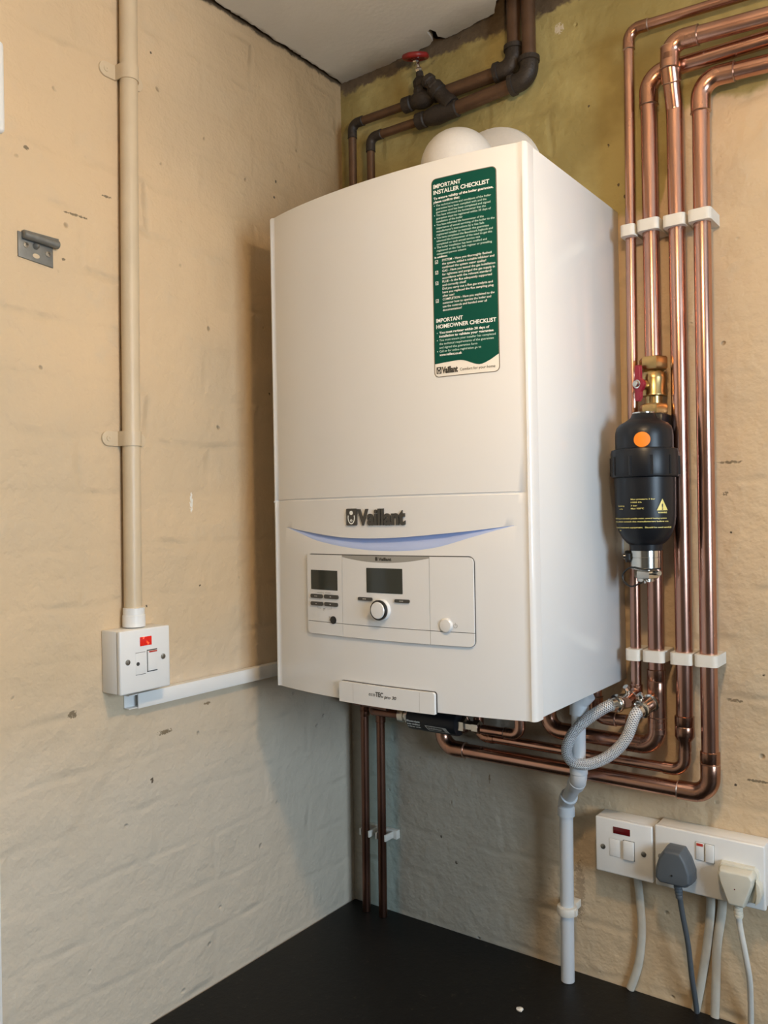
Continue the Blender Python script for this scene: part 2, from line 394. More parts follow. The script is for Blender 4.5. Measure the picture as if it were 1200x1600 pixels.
def text_mesh(s, bold=0, res=3, shear=0):
    cu = bpy.data.curves.new('t', 'FONT'); cu.body = s; cu.size = 1; cu.offset = bold; cu.resolution_u = res; cu.shear = shear
    o = bpy.data.objects.new('t', cu); C.objects.link(o)
    dg = bpy.context.evaluated_depsgraph_get(); ev = o.evaluated_get(dg); me = ev.to_mesh()
    vs_ = [v.co.copy() for v in me.vertices]; fs = [tuple(p.vertices) for p in me.polygons]
    ev.to_mesh_clear(); bpy.data.objects.remove(o); bpy.data.curves.remove(cu)
    return vs_, fs
def put_text(mb, s, x, z, w, h, fn, bold=0, align='L', mi=0, res=3, shear=0, cap=.70):
    """fit text: width w (None = natural), h = capital height; fn(a, b) -> 3D"""
    vs_, fs = text_mesh(s, bold, res, shear)
    if not vs_: return
    x0 = min(v.x for v in vs_); x1 = max(v.x for v in vs_)
    sy = h / cap; sx = (w / (x1 - x0)) if w else sy
    off = {'L': 0, 'C': -(x1 - x0) * sx / 2, 'R': -(x1 - x0) * sx}[align]
    mb.add([fn(x + off + (v.x - x0) * sx, z + v.y * sy) for v in vs_], fs, mi)

# ---------------------------------------------------------------- room shell
ZC = 2.464
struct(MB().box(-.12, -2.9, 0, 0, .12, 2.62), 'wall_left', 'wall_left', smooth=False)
struct(MB().box(0, 0, 0, 2.4, .12, 2.62), 'wall_back', 'wall_back', smooth=False)
struct(MB().box(0, -3.02, 0, 2.4, -2.9, 2.62), 'wall_front', 'plain_wall', smooth=False)
mb = MB()
mb.box(2.4, -3.02, 0, 2.52, .12, WIN['z0']); mb.box(2.4, -3.02, WIN['z1'], 2.52, .12, 2.62)
mb.box(2.4, -3.02, WIN['z0'], 2.52, WIN['y0'], WIN['z1']); mb.box(2.4, WIN['y1'], WIN['z0'], 2.52, .12, WIN['z1'])
struct(mb, 'wall_right', 'plain_wall', smooth=False)
mb = MB()
y0, y1, z0, z1 = WIN['y0'], WIN['y1'], WIN['z0'], WIN['z1']
for a in (y0, y1 - .04, (y0 + y1) / 2 - .015): mb.box(2.41, a, z0, 2.45, a + (.04 if a != (y0 + y1) / 2 - .015 else .03), z1, .003)
mb.box(2.41, y0, z0, 2.45, y1, z0 + .04, .003); mb.box(2.41, y0, z1 - .04, 2.45, y1, z1, .003)
struct(mb, 'window_1', 'white_plastic')
struct(MB().box(-.12, -3.02, -.1, 2.52, .12, 0), 'floor', 'floor', smooth=False)

# ceiling board with a crumbled edge, dark void above it
random.seed(3)
def rag(t, s=1.0): return noise.noise(Vector((t * 40, s * 7, 0))) * .0035 + noise.noise(Vector((t * 140, s * 3, 5))) * .0018
back = [(.004, -.002), (.04, -.001), (.08, -.001), (.12, -.002), (.155, -.003), (.185, -.004), (.205, -.008), (.222, -.016), (.226, -.030), (.229, -.044), (.237, -.046), (.241, -.034),
        (.236, -.020), (.244, -.008), (.272, -.010), (.300, -.013), (.330, -.018), (.347, -.021), (.365, -.048), (.385, -.056), (.412, -.056), (.430, -.046), (.442, -.015), (.50, -.008), (.6, -.006), (.8, -.004), (1.2, -.003), (2.4, -.003)]
edge = []
for (ax, ay), (bx_, by_) in zip(back[:-1], back[1:]):
    n = max(2, int((bx_ - ax) / .004)) if bx_ < 1.3 else 4
    for k in range(n):
        t = k / n; x_ = ax + (bx_ - ax) * t; edge.append((x_, min(-.0005, ay + (by_ - ay) * t + rag(x_))))
edge.append((2.4, -.003))
left = []
yy = -1.4
while yy < -.006:
    left.append((max(.0006, .0075 + rag(yy, 2) * 1.8 + (.003 if -.52 < yy < -.33 else 0)), yy)); yy += .005
outline = [(0.001, -2.9)] + left + edge + [(2.4, -2.9)]
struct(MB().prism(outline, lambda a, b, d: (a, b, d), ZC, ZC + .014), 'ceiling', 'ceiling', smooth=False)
struct(MB().box(-.12, -3.02, 2.62, 2.52, .12, 2.70), 'ceiling', 'black_iron', smooth=False)

# white edge of a door frame on the left wall
struct(MB().box(0, -.80, 0, .02, -.712, 1.72, .003), 'trim_1', 'white_plastic')

# ---------------------------------------------------------------- worktop and cabinets
t = thing('worktop', 'black speckled laminate worktop fitted into the corner under the boiler', 'worktop', (.6, -.3, .86))
MB().box(.002, -.62, .86, 1.6, -.001, .90, .003).build('slab', 'worktop', t)
for i in range(2):
    x0_ = .01 + i * .79
    t = thing('base_cabinet', ['white base cabinet under the worktop in the corner', 'white base cabinet under the worktop away from the corner'][i], 'cabinet', (x0_ + .39, -.3, 0))
    MB().box(x0_, -.56, .0, x0_ + .78, -.02, .858).build('body', 'cabinet', t)
    for j in range(2):
        d = MB().box(x0_ + .002 + j * .39, -.58, .12, x0_ + .388 + j * .39, -.562, .85, .002).build('door', 'cabinet', t)
        MB().cyl((x0_ + (.34 if j == 0 else .44), -.60, .62), (x0_ + (.34 if j == 0 else .44), -.60, .78), .005).box(x0_ + (.338 if j == 0 else .438), -.6, .64, x0_ + (.342 if j == 0 else .442), -.58, .645).build('handle', 'steel', d)
# crumb of plaster lying on the worktop
mb = MB(); bm = bmesh.new(); bmesh.ops.create_icosphere(bm, subdivisions=2, radius=.0045)
for v in bm.verts: v.co = Vector((v.co.x * 1.3, v.co.y, v.co.z * .6)) * (1 + .5 * noise.noise(v.co * 400)) + Vector((.4290, -.150, .9025))
mb.from_bm(bm); tag(mb.build('plaster_crumb', 'sticker_cream', smooth=False), 'small pale plaster crumb lying on the black worktop', 'crumb')

# ---------------------------------------------------------------- pendant lamp (above the frame)
t = thing('pendant_lamp', 'bare warm bulb hanging on a white flex from the ceiling', 'lamp', (BULB.x, BULB.y, ZC))
MB().lathe((BULB.x, BULB.y, ZC), (0, 0, -1), [(.035, 0), (.035, .012), (.012, .03), (.004, .032)]).build('ceiling_rose', 'white_plastic', t)
MB().cyl((BULB.x, BULB.y, ZC - .03), (BULB.x, BULB.y, BULB.z + .085), .003, 10).build('flex', 'white_plastic', t)
MB().lathe((BULB.x, BULB.y, BULB.z + .09), (0, 0, -1), [(.006, 0), (.012, .006), (.013, .05), (.011, .062)]).build('lamp_holder', 'white_plastic', t)
bm = bmesh.new(); bmesh.ops.create_icosphere(bm, subdivisions=3, radius=BULB_R)
for v in bm.verts: v.co = Vector((v.co.x * 1.3, v.co.y * 1.3, v.co.z * .62)) + BULB
MB().from_bm(bm).build('bulb', 'bulb', t)

# ---------------------------------------------------------------- boiler
BX0, BX1, BD, BZ0, BZ1 = .105, .545, .3106, 1.374, 2.0945
def bow(x):
    q = (x - .325) / .22
    return -(BD + .024 * (1 - min(1, q * q)))
boiler = thing('boiler', 'white wall-hung combi boiler with bowed front hanging in the corner', 'boiler', (.325, -.15, BZ0))
# front shell: profile columns x rows
RC = .007; ret = .016
cols = []   # (x, y, nx, ny)
cols.append((BX0, -BD + ret, -1, 0))
for k in range(6):
    t_ = R(180 + 78 * k / 5); cols.append((BX0 + RC + RC * math.cos(t_), -BD + RC * .3 + RC * math.sin(t_) + .0, math.cos(t_), math.sin(t_)))
nx_ = 90
for k in range(nx_ + 1):
    x = BX0 + RC + .003 + (BX1 - BX0 - 2 * RC - .006) * k / nx_
    y = bow(x) - .004 * (1 - abs((x - .325) / .22) ** 6); cols.append((x, y, 0, -1))
for k in range(6):
    t_ = R(282 + 78 * k / 5); cols.append((BX1 - RC + RC * math.cos(t_), -BD + RC * .3 + RC * math.sin(t_), math.cos(t_), math.sin(t_)))
cols.append((BX1, -BD + ret, 1, 0))
def front_y(x):
    x = min(max(x, cols[7][0]), cols[7 + nx_][0])
    return bow(x) - .004 * (1 - abs((x - .325) / .22) ** 6)
ZU = [(.1400, 1.6170), (.2374, 1.6045), (.2865, 1.6015), (.3527, 1.6024), (.4309, 1.6080), (.484, 1.6130), (.520, 1.6174)]
ZL = [(.1400, 1.6165), (.1700, 1.6085), (.2108, 1.5973), (.2861, 1.5868), (.3523, 1.5842), (.4119, 1.5890), (.4666, 1.6030), (.5000, 1.6120), (.520, 1.6169)]
def interp(T, x):
    if x <= T[0][0]: return T[0][1]
    for i in range(len(T) - 1):
        if x <= T[i + 1][0]:
            p0 = T[max(i - 1, 0)]; p1 = T[i]; p2 = T[i + 1]; p3 = T[min(i + 2, len(T) - 1)]
            t = (x - p1[0]) / (p2[0] - p1[0]); m1 = (p2[1] - p0[1]) / (p2[0] - p0[0]) * (p2[0] - p1[0]); m2 = (p3[1] - p1[1]) / (p3[0] - p1[0]) * (p2[0] - p1[0])
            return (2 * t**3 - 3 * t * t + 1) * p1[1] + (t**3 - 2 * t * t + t) * m1 + (-2 * t**3 + 3 * t * t) * p2[1] + (t**3 - t * t) * m2
    return T[-1][1]
def rows_for(x):
    zu, zl = interp(ZU, x), interp(ZL, x)
    out = []    # (z, depth, tag)
    for k in range(8): out.append((BZ0 + (zl - BZ0) * k / 8, 0))
    d = min(.0065, max(0, (zu - zl)) * .42) if .14 < x < .52 else 0
    for k in range(9): t = k / 8; out.append((zl + (zu - .0006 - zl) * t, d * (t * t * (3 - 2 * t))))
    out.append((zu, 0))
    g = .0012 if BX0 + .006 < x < BX1 - .011 else 0
    for z_, dd in ((zu + (1.6553 - zu) * .3, 0), (zu + (1.6553 - zu) * .7, 0), (1.6562, 0), (1.6570, g), (1.6590, g), (1.6598, 0)): out.append((z_, dd))
    for k in range(1, 9): out.append((1.6598 + (BZ1 - .002 - 1.6598) * k / 8, 0))
    out.append((BZ1, .0015))
    return out
mb = MB(); nr = len(rows_for(.3)); vs_ = []
for (x, y, ax, ay) in cols:
    for (z_, d) in rows_for(x): vs_.append((x - ax * d, y - ay * d, z_))
fs = []; mis = []
for c in range(len(cols) - 1):
    for r_ in range(nr - 1):
        fs.append((c * nr + r_, (c + 1) * nr + r_, (c + 1) * nr + r_ + 1, c * nr + r_ + 1))
        mis.append(1 if 8 <= r_ < 17 and .14 < (cols[c][0] + cols[c + 1][0]) / 2 < .52 else 0)
nb = len(vs_)
for e, zz in ((0, BZ0), (nr - 1, BZ1)):
    fs.append(tuple(c * nr + e for c in range(len(cols)))); mis.append(0)
mb.v = vs_; mb.f = fs; mb.mi = mis
fp = mb.build('front_cover', ['boiler', 'blue_print'], boiler, ang=40)
# body behind the cover
mb = MB(); body_out = [(BX0 + .0008, -BD + ret + .0015), (BX1 - .0008, -BD + ret + .0015), (BX1 - .0008, 0), (BX0 + .0008, 0)]
mb.box(BX0 + .0008, -BD + ret + .0018, BZ0 + .0015, BX1 - .0008, -.0005, BZ1 - .0015, .002)
mb.build('body', 'boiler', boiler)
MB().box(BX0 + .012, -BD + .01, BZ0 - .0005, BX1 - .012, -.01, BZ0 + .002).build('underside_tray', 'dark_gap', boiler)
MB().box(BX0 + .003, -BD + ret - .004, BZ0 + .003, BX1 - .003, -BD + ret + .003, BZ1 - .003).build('cover_shadow_gap', 'dark_gap', boiler)

def drape(mb, outline, off, back=None, mi=0, step=.006):
    """lay a flat outline (x,z) on the bowed front, raised by off; back = second offset for thickness"""
    bm = bmesh.new(); f = bm.faces.new([bm.verts.new((a, 0, b)) for a, b in outline])
    xs = [a for a, b in outline]; x = math.ceil(min(xs) / step) * step
    while x < max(xs):
        bmesh.ops.bisect_plane(bm, geom=bm.verts[:] + bm.edges[:] + bm.faces[:], plane_co=(x, 0, 0), plane_no=(1, 0, 0)); x += step
    if back is not None:
        g = bmesh.ops.extrude_face_region(bm, geom=bm.faces[:]); tv = set(e for e in g['geom'] if isinstance(e, bmesh.types.BMVert))
    else: tv = None
    for v in bm.verts:
        o_ = off if (tv is None or v in tv) else back
        v.co.y = front_y(v.co.x) - o_
    return mb.from_bm(bm, mi)
def dpt(off): return lambda a, b: (a, front_y(a) - off, b)

# checklist sticker
mb = MB(); SX0, SX1, SZ0, SZ1 = .4183, .5070, 1.8110, 2.0700
drape(mb, rrect(SX0, SZ0, SX1, SZ1, .0065), .0004, .0001)
st = mb.build('checklist_sticker', 'sticker_edge', boiler, smooth=False)
st['label'] = 'dark green checklist sticker with white writing'
mb = MB(); drape(mb, rrect(SX0 + .0009, SZ0 + .0009, SX1 - .0009, SZ1 - .0009, .0058), .0005); mb.build('paper', 'sticker_cream', st, smooth=False)
wave = []
for k in range(25):
    q = k / 24; x = SX0 + .0009 + (SX1 - SX0 - .0018) * q
    pts_ = [(0, 1.8285), (.25, 1.8300), (.45, 1.8300), (.70, 1.8225), (.85, 1.8260), (1, 1.8335)]
    wave.append((x, interp(pts_, q)))
top = [p for p in rrect(SX0 + .0009, SZ0, SX1 - .0009, SZ1 - .0009, .0058) if p[1] > 2.0]
mb = MB(); drape(mb, wave + top, .0006); mb.build('green_panel', 'green', st, smooth=False)
th = MB(); tf = MB(); f1 = dpt(.0009)
put_text(th, 'IMPORTANT', .4215, 2.0570, .0385, .0052, f1, .025)
put_text(th, 'INSTALLER CHECKLIST', .4215, 2.0492, .0765, .0052, f1, .025)
put_text(th, 'To ensure validity of the boiler guarantee,', .4215, 2.0425, .0815, .0030, f1, .03)
put_text(th, 'please confirm that:', .4215, 2.0378, .0370, .0030, f1, .03)
L1 = [('b', 'The technical terms and conditions of the boiler', .075), ('', 'guarantee have been complied with and the', .069), ('', 'guarantee card has been completed and signed', .074),
      ('b', 'You have informed the homeowner that the', .068), ('', 'guarantee must be registered within 30 days of', .0745), ('', 'installation of the boiler', .037),
      ('b', 'You have informed the homeowner of the', .065), ('', 'importance of annual servicing of the boiler to the', .079), ('', "manufacturer's instructions by a Gas Safe", .0655), ('', 'registered installer to maintain the guarantee', .0715),
      ('b', 'You have completed the Benchmark logbook and', .0765), ('', 'informed the homeowner of the need to get this', .0755), ('', 'completed on each annual service visit', .060),
      ('b', 'The boiler installation has been notified and', .0685), ('', 'registered on the Gas Safe register or prevailing', .0750), ('', 'competent person scheme', .041)]
for i, (b_, s_, w_) in enumerate(L1):
    z_ = 2.0331 - i * .0042
    put_text(tf, s_, .4250, z_, w_, .0026, f1, .012, res=2)
    if b_: th.add([f1(a, b) for a, b in circ(.4226, z_ + .0012, .0006, 8)], [tuple(range(8))])
put_text(th, 'In addition:', .4215, 1.9660, .0185, .0024, f1, .03)
L2 = [('c', 'SYSTEM - Have you thoroughly flushed', .067), ('', 'the system, added a suitable inhibitor and', .0705), ('', 'confirmed the system water quality?', .060),
      ('c', 'GAS - Have you tested the gas installation', .0715), ('', 'for tightness and purged the gas supply in', .0710), ('', 'accordance with the relevant standard?', .067),
      ('c', 'FLUE - Is the flue adequately supported', .067), ('', 'and correctly sited?', .033), ('', 'Did you carry out a flue gas analysis and', .0680), ('', 'have you replaced the flue sampling plug', .069), ('', 'after use?', .0165),
      ('c', 'COMPLETION - Have you explained to the', .070), ('', 'customer how to operate the boiler and', .0655), ('', 'use the controls and handed over all', .0600), ('', 'documentation?', .0265)]
for i, (b_, s_, w_) in enumerate(L2):
    z_ = 1.9608 - i * .00462
    put_text(th, s_, .4322, z_, w_, .0028, f1, .012, res=2)
    if b_:
        z_ -= .0018
        for q in (((.4222, z_), (.4262, z_ + .0006)), ((.4222, z_ + .0038), (.4262, z_ + .0044)), ((.4222, z_), (.4227, z_ + .0044)), ((.4258, z_), (.4264, z_ + .0044))):
            (a0, b0), (a1, b1) = q; th.add([f1(a0, b0), f1(a1, b0), f1(a1, b1), f1(a0, b1)], [(0, 1, 2, 3)])
        th.add([f1(.4229, z_ + .0026), f1(.4242, z_ + .0008), f1(.4266, z_ + .0050), f1(.4242, z_ + .0018)], [(0, 1, 2, 3)])
put_text(th, 'IMPORTANT', .4223, 1.8822, .0375, .0050, f1, .025)
put_text(th, 'HOMEOWNER CHECKLIST', .4223, 1.8743, .0815, .0050, f1, .025)
for i, (b_, s_, w_, bold) in enumerate([('b', 'You must register within 30 days of', .0685, 1), ('', 'installation to validate your guarantee', .0740, 1), ('b', 'You must ensure your installer has completed', .0765, 0), ('', 'the technical requirements of the guarantee', .0740, 0),
      ('', 'and signed the guarantee form', .0525, 0), ('b', 'Call or for online registration go to', .0575, 0), ('', 'www.vaillant.co.uk', .0315, 1)]):
    z_ = 1.8672 - i * .0048
    put_text(th if bold else tf, s_, .4262, z_, w_, .0030 if bold else .0027, f1, .03 if bold else .012, res=2)
    if b_: th.add([f1(a, b) for a, b in circ(.4235, z_ + .0012, .0006, 8)], [tuple(range(8))])
th.build('bold_text', 'white_print', st, smooth=False); tf.build('fine_text', 'mint_print', st, smooth=False)

def wordmark(mb, x0, z0, h, fn, fn2=None, mi=0, mi2=1):
    """badge square with an eared head in an oval, then the wordmark"""
    k = h / .0236
    mb2 = MB()
    def q(a, b): return (x0 + a * k, z0 + b * k)
    sq = rrect(*q(0, 0), *q(.019, .0236), .0016 * k, 3)
    mb.f.append(tuple(range(len(mb.v), len(mb.v) + len(sq)))); mb.mi.append(mi); mb.v += [fn(a, b) for a, b in sq]
    e = fn2 or fn
    def ring(cx, cz, rx, rz, wd, a0, a1, m):
        n = 20; base = len(mb.v)
        for i in range(n + 1):
            t = R(a0 + (a1 - a0) * i / n)
            for rr in (0, wd): mb.v.append(e(*q(cx + (rx - rr) * math.cos(t), cz + (rz - rr) * math.sin(t))))
        for i in range(n): mb.f.append((base + 2 * i, base + 2 * i + 2, base + 2 * i + 3, base + 2 * i + 1)); mb.mi.append(m)
    ring(.0095, .0108, .0066, .0092, .0016, 158, 382, mi2)
    for c_, rx, rz in (((.0095, .0175), .0032, .0030),):
        base = len(mb.v)
        for i in range(16): t = 2 * PI * i / 16; mb.v.append(e(*q(c_[0] + rx * math.cos(t), c_[1] + rz * math.sin(t))))
        mb.f.append(tuple(range(base, base + 16))); mb.mi.append(mi2)
    for sx_ in (-1, 1):
        base = len(mb.v)
        for a, b in ((.0095 + sx_ * .0006, .0045), (.0095 + sx_ * .0024, .0068), (.0095 + sx_ * .0013, .0085), (.0095 + sx_ * .0004, .0090)): mb.v.append(e(*q(a, b)))
        mb.f.append((base, base + 1, base + 2, base + 3)); mb.mi.append(mi2)
lm = MB(); fl = dpt(.0022)
drape(lm, rrect(.2696, 1.6195, .2886, 1.6431, .0018, 3), .0020, 0.0)
wordmark(lm, .2696, 1.6195, .0236, dpt(.0021), dpt(.0024), 0, 1)
vs1, fs1 = text_mesh('Vaillant', .036, 5)
xa, xb = min(v.x for v in vs1), max(v.x for v in vs1)
bm = bmesh.new(); vv = [bm.verts.new((.2900 + (v.x - xa) / (xb - xa) * .0803, 0, 1.6205 + v.y * .0302)) for v in vs1]
for f_ in fs1:
    try: bm.faces.new([vv[i] for i in f_])
    except ValueError: pass
g = bmesh.ops.extrude_face_region(bm, geom=bm.faces[:]); tv = set(e for e in g['geom'] if isinstance(e, bmesh.types.BMVert))
for v in bm.verts: v.co.y = front_y(v.co.x) - (.0020 if v in tv else 0)
lm.from_bm(bm)
lm.build('logo_badge', ['dark_print', 'white_print'], boiler, smooth=False)
sm = MB(); wordmark(sm, .4215, 1.8155, .0088, dpt(.0008), dpt(.0010), 0, 1)
put_text(sm, 'Vaillant', .4292, 1.8160, .0225, .0078, dpt(.0009), .05)
put_text(sm, 'Comfort for your home', .4545, 1.8168, .0470, .0036, dpt(.0009), 0)
sm.build('sticker_logo', ['dark_print', 'sticker_cream'], st, smooth=False)

# control panel
cp = drape(MB(), rrect(.1880, 1.4622, .4697, 1.5787, .0085), .0010, -.001).build('control_panel', 'dark_gap', boiler, ang=30)
def section(name, outline, off=.0030, mat='boiler', par=cp): return drape(MB(), outline, off, .0005).build(name, mat, par, ang=30)
A0, A1, A2, A3 = .1886, .2603, .4066, .4689; ZB, ZM, ZT = 1.4628, 1.4808, 1.5775; g_ = .0004
section('left_fascia', rrect(A0, ZM + g_, A1 - g_, ZT, .004, 5, skip=(0, 1, 2)))
section('left_fascia_lower', rrect(A0, ZB, A1 - g_, ZM - g_, .006, 5, skip=(1, 2, 3)))
arc = [(A2 - g_ - (A2 - A1 - 2 * g_) * k / 16, 1.5752 - .0068 * (1 - ((k / 16 - .5) * 2) ** 2)) for k in range(17)]
section('centre_fascia', [(A1 + g_, ZM + g_), (A2 - g_, ZM + g_)] + arc)
section('centre_fascia_lower', [(A1 + g_, ZB), (A2 - g_, ZB), (A2 - g_, ZM - g_), (A1 + g_, ZM - g_)])
section('right_fascia', rrect(A2 + g_, ZM + g_, A3, ZT, .007, 6, skip=(0, 1, 3)))
section('right_fascia_lower', rrect(A2 + g_, ZB, A3, ZM - g_, .007, 6, skip=(0, 2, 3)))
gb = section('header_strip', [(A1 + g_, ZT)] + [(p[0], p[1] + .0002) for p in reversed(arc)] + [(A2 - g_, ZT)], .0027, 'grey_print')
mb = MB(); put_text(mb, 'Vaillant', .3265, 1.5712, .0215, .0042, dpt(.0030), .04); wordmark(mb, .3208, 1.5710, .0050, dpt(.0029), dpt(.0031), 0, 0)
mb.build('brand_text', 'dark_print', cp, smooth=False)
for (x0_, z0_, x1_, z1_) in ((.1970, 1.5270, .2513, 1.5553), (.3053, 1.5270, .3654, 1.5610)):
    drape(MB(), rrect(x0_, z0_, x1_, z1_, .0006, 2), .0033, .002).build('display', 'display', cp, ang=30)
for (cx, cz, w_, h_) in ((.2089, 1.5175, .0252, .0058), (.2390, 1.5178, .0284, .0058), (.2092, 1.5066, .0260, .0056), (.2385, 1.5070, .0268, .0056), (.3029, 1.5181, .0250, .0046), (.3647, 1.5178, .0236, .0046)):
    b_ = drape(MB(), rrect(cx - w_ / 2, cz - h_ / 2, cx + w_ / 2, cz + h_ / 2, h_ * .42, 4), .0046, .002).build('button', 'dark_print', cp, ang=30)
    ic = MB(); fi = dpt(.0048)
    for k in (-1, 1) if w_ < .0255 else (0,): ic.add([fi(a, b) for a, b in rrect(cx - .0022 + k * .0016, cz - .0006, cx + .0006 + k * .0016, cz + .0006, .0002, 1)], [tuple(range(8))])
    ic.build('button_mark', 'silver_label', b_, smooth=False)
mb = MB(); fi = dpt(.0034)
for a0, a1, zz in ((.2095, .2215, 1.5226), (.2265, .2375, 1.5228)):
    mb.add([fi(a0, zz), fi(a1, zz), fi(a1, zz + .0007), fi(a0, zz + .0007)], [(0, 1, 2, 3)])
for (a, b, c_, d) in ((.2235, 1.5215, .2240, 1.5240), (.2105, 1.5000, .2175, 1.5004), (.2105, 1.5000, .2109, 1.5030), (.2300, 1.5000, .2390, 1.5004), (.2386, 1.5000, .2390, 1.5030), (.2225, 1.4972, .2232, 1.5010), (.2222, 1.5000, .2262, 1.5008), (.2250, 1.4980, .2256, 1.5008),
                     (.2335, 1.4835, .2365, 1.4840), (.2335, 1.4890, .2365, 1.4895), (.2347, 1.4840, .2353, 1.4890), (.2341, 1.4848, .2359, 1.4856), (.2341, 1.4876, .2359, 1.4884)):
    mb.add([fi(a, b), fi(c_, b), fi(c_, d), fi(a, d)], [(0, 1, 2, 3)])
# power symbol beside the round button
n = 18; base = len(mb.v)
for i in range(n + 1):
    t = R(120 + 300 * i / n)
    for rr in (.0028, .0023): mb.v.append(fi(.4432 + rr * math.cos(t), 1.4890 + rr * math.sin(t)))
for i in range(n): mb.f.append((base + 2 * i, base + 2 * i + 2, base + 2 * i + 3, base + 2 * i + 1)); mb.mi.append(0)
mb.add([fi(.4430, 1.4895), fi(.4435, 1.4895), fi(.4435, 1.4928), fi(.4430, 1.4928)], [(0, 1, 2, 3)])
mb.build('printed_symbols', 'grey_print', cp, smooth=False)
yk = front_y(.3306)
dl = MB().lathe((.3306, yk - .002, 1.5045), (0, -1, 0), [(.0150, 0), (.0150, .0045), (.0142, .006), (.0120, .0062)], 40).build('dial', 'boiler', cp)
dl['label'] = 'white rotary dial with black ring'
MB().lathe((.3306, yk - .0078, 1.5045), (0, -1, 0), [(.0135, 0), (.0138, .0032), (.0132, .0042), (.0112, .0046)], 40).build('dial_ring', 'black', dl)
MB().lathe((.3306, yk - .0090, 1.5045), (0, -1, 0), [(.0114, 0), (.0114, .0036), (.0106, .0046), (.004, .0050)], 40).build('dial_face', 'boiler', dl)
MB().lathe((.2422, front_y(.2422) - .0025, 1.4848), (0, -1, 0), [(.0056, 0), (.0056, .0014), (.0050, .0018)], 24).build('socket_port', 'black', cp)
rb = MB().lathe((.4302, front_y(.4302) - .0025, 1.4889), (0, -1, 0), [(.0100, 0), (.0100, .0006), (.0094, .0007), (.0092, .0024), (.0080, .0036), (.003, .0042)], 32).build('power_button', 'boiler', cp)
# flap with the model name
fo = rrect(.2538, BZ0 - .001, .4135, 1.4012, .004, 5, skip=(0, 1))
fb = drape(MB(), fo, .0016, 0).build('model_flap', 'dark_gap', boiler, ang=30)
drape(MB(), rrect(.2538, BZ0 - .002, .4127, 1.4004, .0038, 5, skip=(0, 1)), .0062, .001).build('flap_cover', 'boiler', fb, ang=30)
for x_ in (.2800, .3905): drape(MB(), [(x_, BZ0), (x_ + .0003, BZ0), (x_ + .0003, 1.399), (x_, 1.399)], .00635).build('score_line', 'grey_print', fb, smooth=False)
mb = MB(); ff = dpt(.0065)
put_text(mb, 'eco', .3085, 1.3862, .0110, .0052, ff, 0); put_text(mb, 'TEC', .3200, 1.3862, .0130, .0062, ff, .03); put_text(mb, 'pro 30', .3345, 1.3852, .0200, .0042, ff, .02, shear=.2)
mb.build('model_text', 'dark_print', fb, smooth=False)
# small rivet on the left of the seam line
MB().lathe((.1085, front_y(.1085) + .001, 1.6565), (0, -1, 0), [(.0014, 0), (.0012, .003)], 10).build('cover_pin', 'boiler', boiler)

# flue on top of the boiler
t = thing('flue_elbow', 'white rounded flue elbow on top of the boiler running back into the wall', 'flue', (.322, -.105, BZ1))
p = fillet([(.322, -.105, BZ1), (.322, -.105, 2.187), (.322, -.03, 2.187)], .03, 12)
mb = MB(); mb.lathe((.322, -.105, BZ1), (0, 0, 1), [(.062, 0), (.062, .012), (.052, .014), (.050, .07)])
bm = bmesh.new(); bmesh.ops.create_uvsphere(bm, u_segments=36, v_segments=24, radius=.060)
for v in bm.verts: v.co += Vector((.322, -.105, 2.185))
mb.from_bm(bm); mb.build('elbow', 'flue_white', t)
MB().cyl((.322, -.105, 2.187), (.322, -.002, 2.187), .051, 36).build('duct', 'flue_white', t)
MB().lathe((.322, 0, 2.187), (0, -1, 0), [(.098, 0), (.096, .006), (.080, .016), (.056, .020)], 48).build('wall_collar', 'flue_white', t)

# ---------------------------------------------------------------- copper pipes
YP = -.034
def pipe_run(label, pts, r, bends=None, fit=True, mat='copper', jm='copper_joint', name='copper_pipe', br=None, skip=(), extra=(), cat='pipe', rm='solder'):
    """pts: run of centre points; every inner point is a soldered elbow"""
    br = br or r * 2.1
    t = thing(name, label, cat, pts[0])
    full = fillet(pts, br, 10) if len(pts) > 2 else [Vector(p) for p in pts]
    MB().tube(full, r, 24).build('tube', mat, t)
    for i in range(1, len(pts) - 1):
        if i in skip: continue
        ext = r * 1.7
        c = corner(pts[i - 1], pts[i], pts[i + 1], br, ext)
        k = len(c); rads = [r * 1.14] * k
        mb = MB().tube(c, rads, 24)
        e = mb.build('elbow', jm, t)
        for a, b in ((c[0], c[1]), (c[-1], c[-2])):
            d = (a - b).normalized(); MB().lathe(a - d * .001, d, [(r * 1.16, 0), (r * 1.20, .0008), (r * 1.05, .0018)], 24).build('solder_ring', rm, e)
    for (a, b, kk) in extra:
        mb = MB(); a = Vector(a); b = Vector(b); L = (b - a).length
        mb.lathe(a, b - a, [(r * 1.02, 0), (r * kk, .0012), (r * kk, L * .46), (r * (kk - .07), L * .5), (r * kk, L * .54), (r * kk, L - .0012), (r * 1.02, L)], 24)
        mb.build('coupling', jm, t)
    return t
pipe_run('thin copper pipe nearest the boiler side, leftmost of the four risers', [(.86, YP, 2.329), (.5775, YP, 2.3462), (.5752, YP, 2.055), (.5705, YP, 1.362), (.5705, -.075, 1.356)], .0076, skip=(2, 3), extra=[((.5708, YP, 1.352), (.5708, YP, 1.376), 1.2)])
# second riser, broken by the valve and the filter
pipe_run('thick copper pipe coming down from the ceiling run into the brass valve', [(.86, YP, 2.2645), (.6055, YP, 2.2700), (.6050, YP, 1.845)], .0118)
t2 = pipe_run('copper pipe from below the filter turning left under the boiler', [(.602, YP, 1.575), (.6003, YP, 1.2870), (.4270, YP, 1.2895), (.4270, YP, 1.373)], .0116,
              extra=[((.6010, YP, 1.3660), (.6008, YP, 1.4010), 1.15), ((.6008, YP, 1.3060), (.6007, YP, 1.3250), 1.16)])
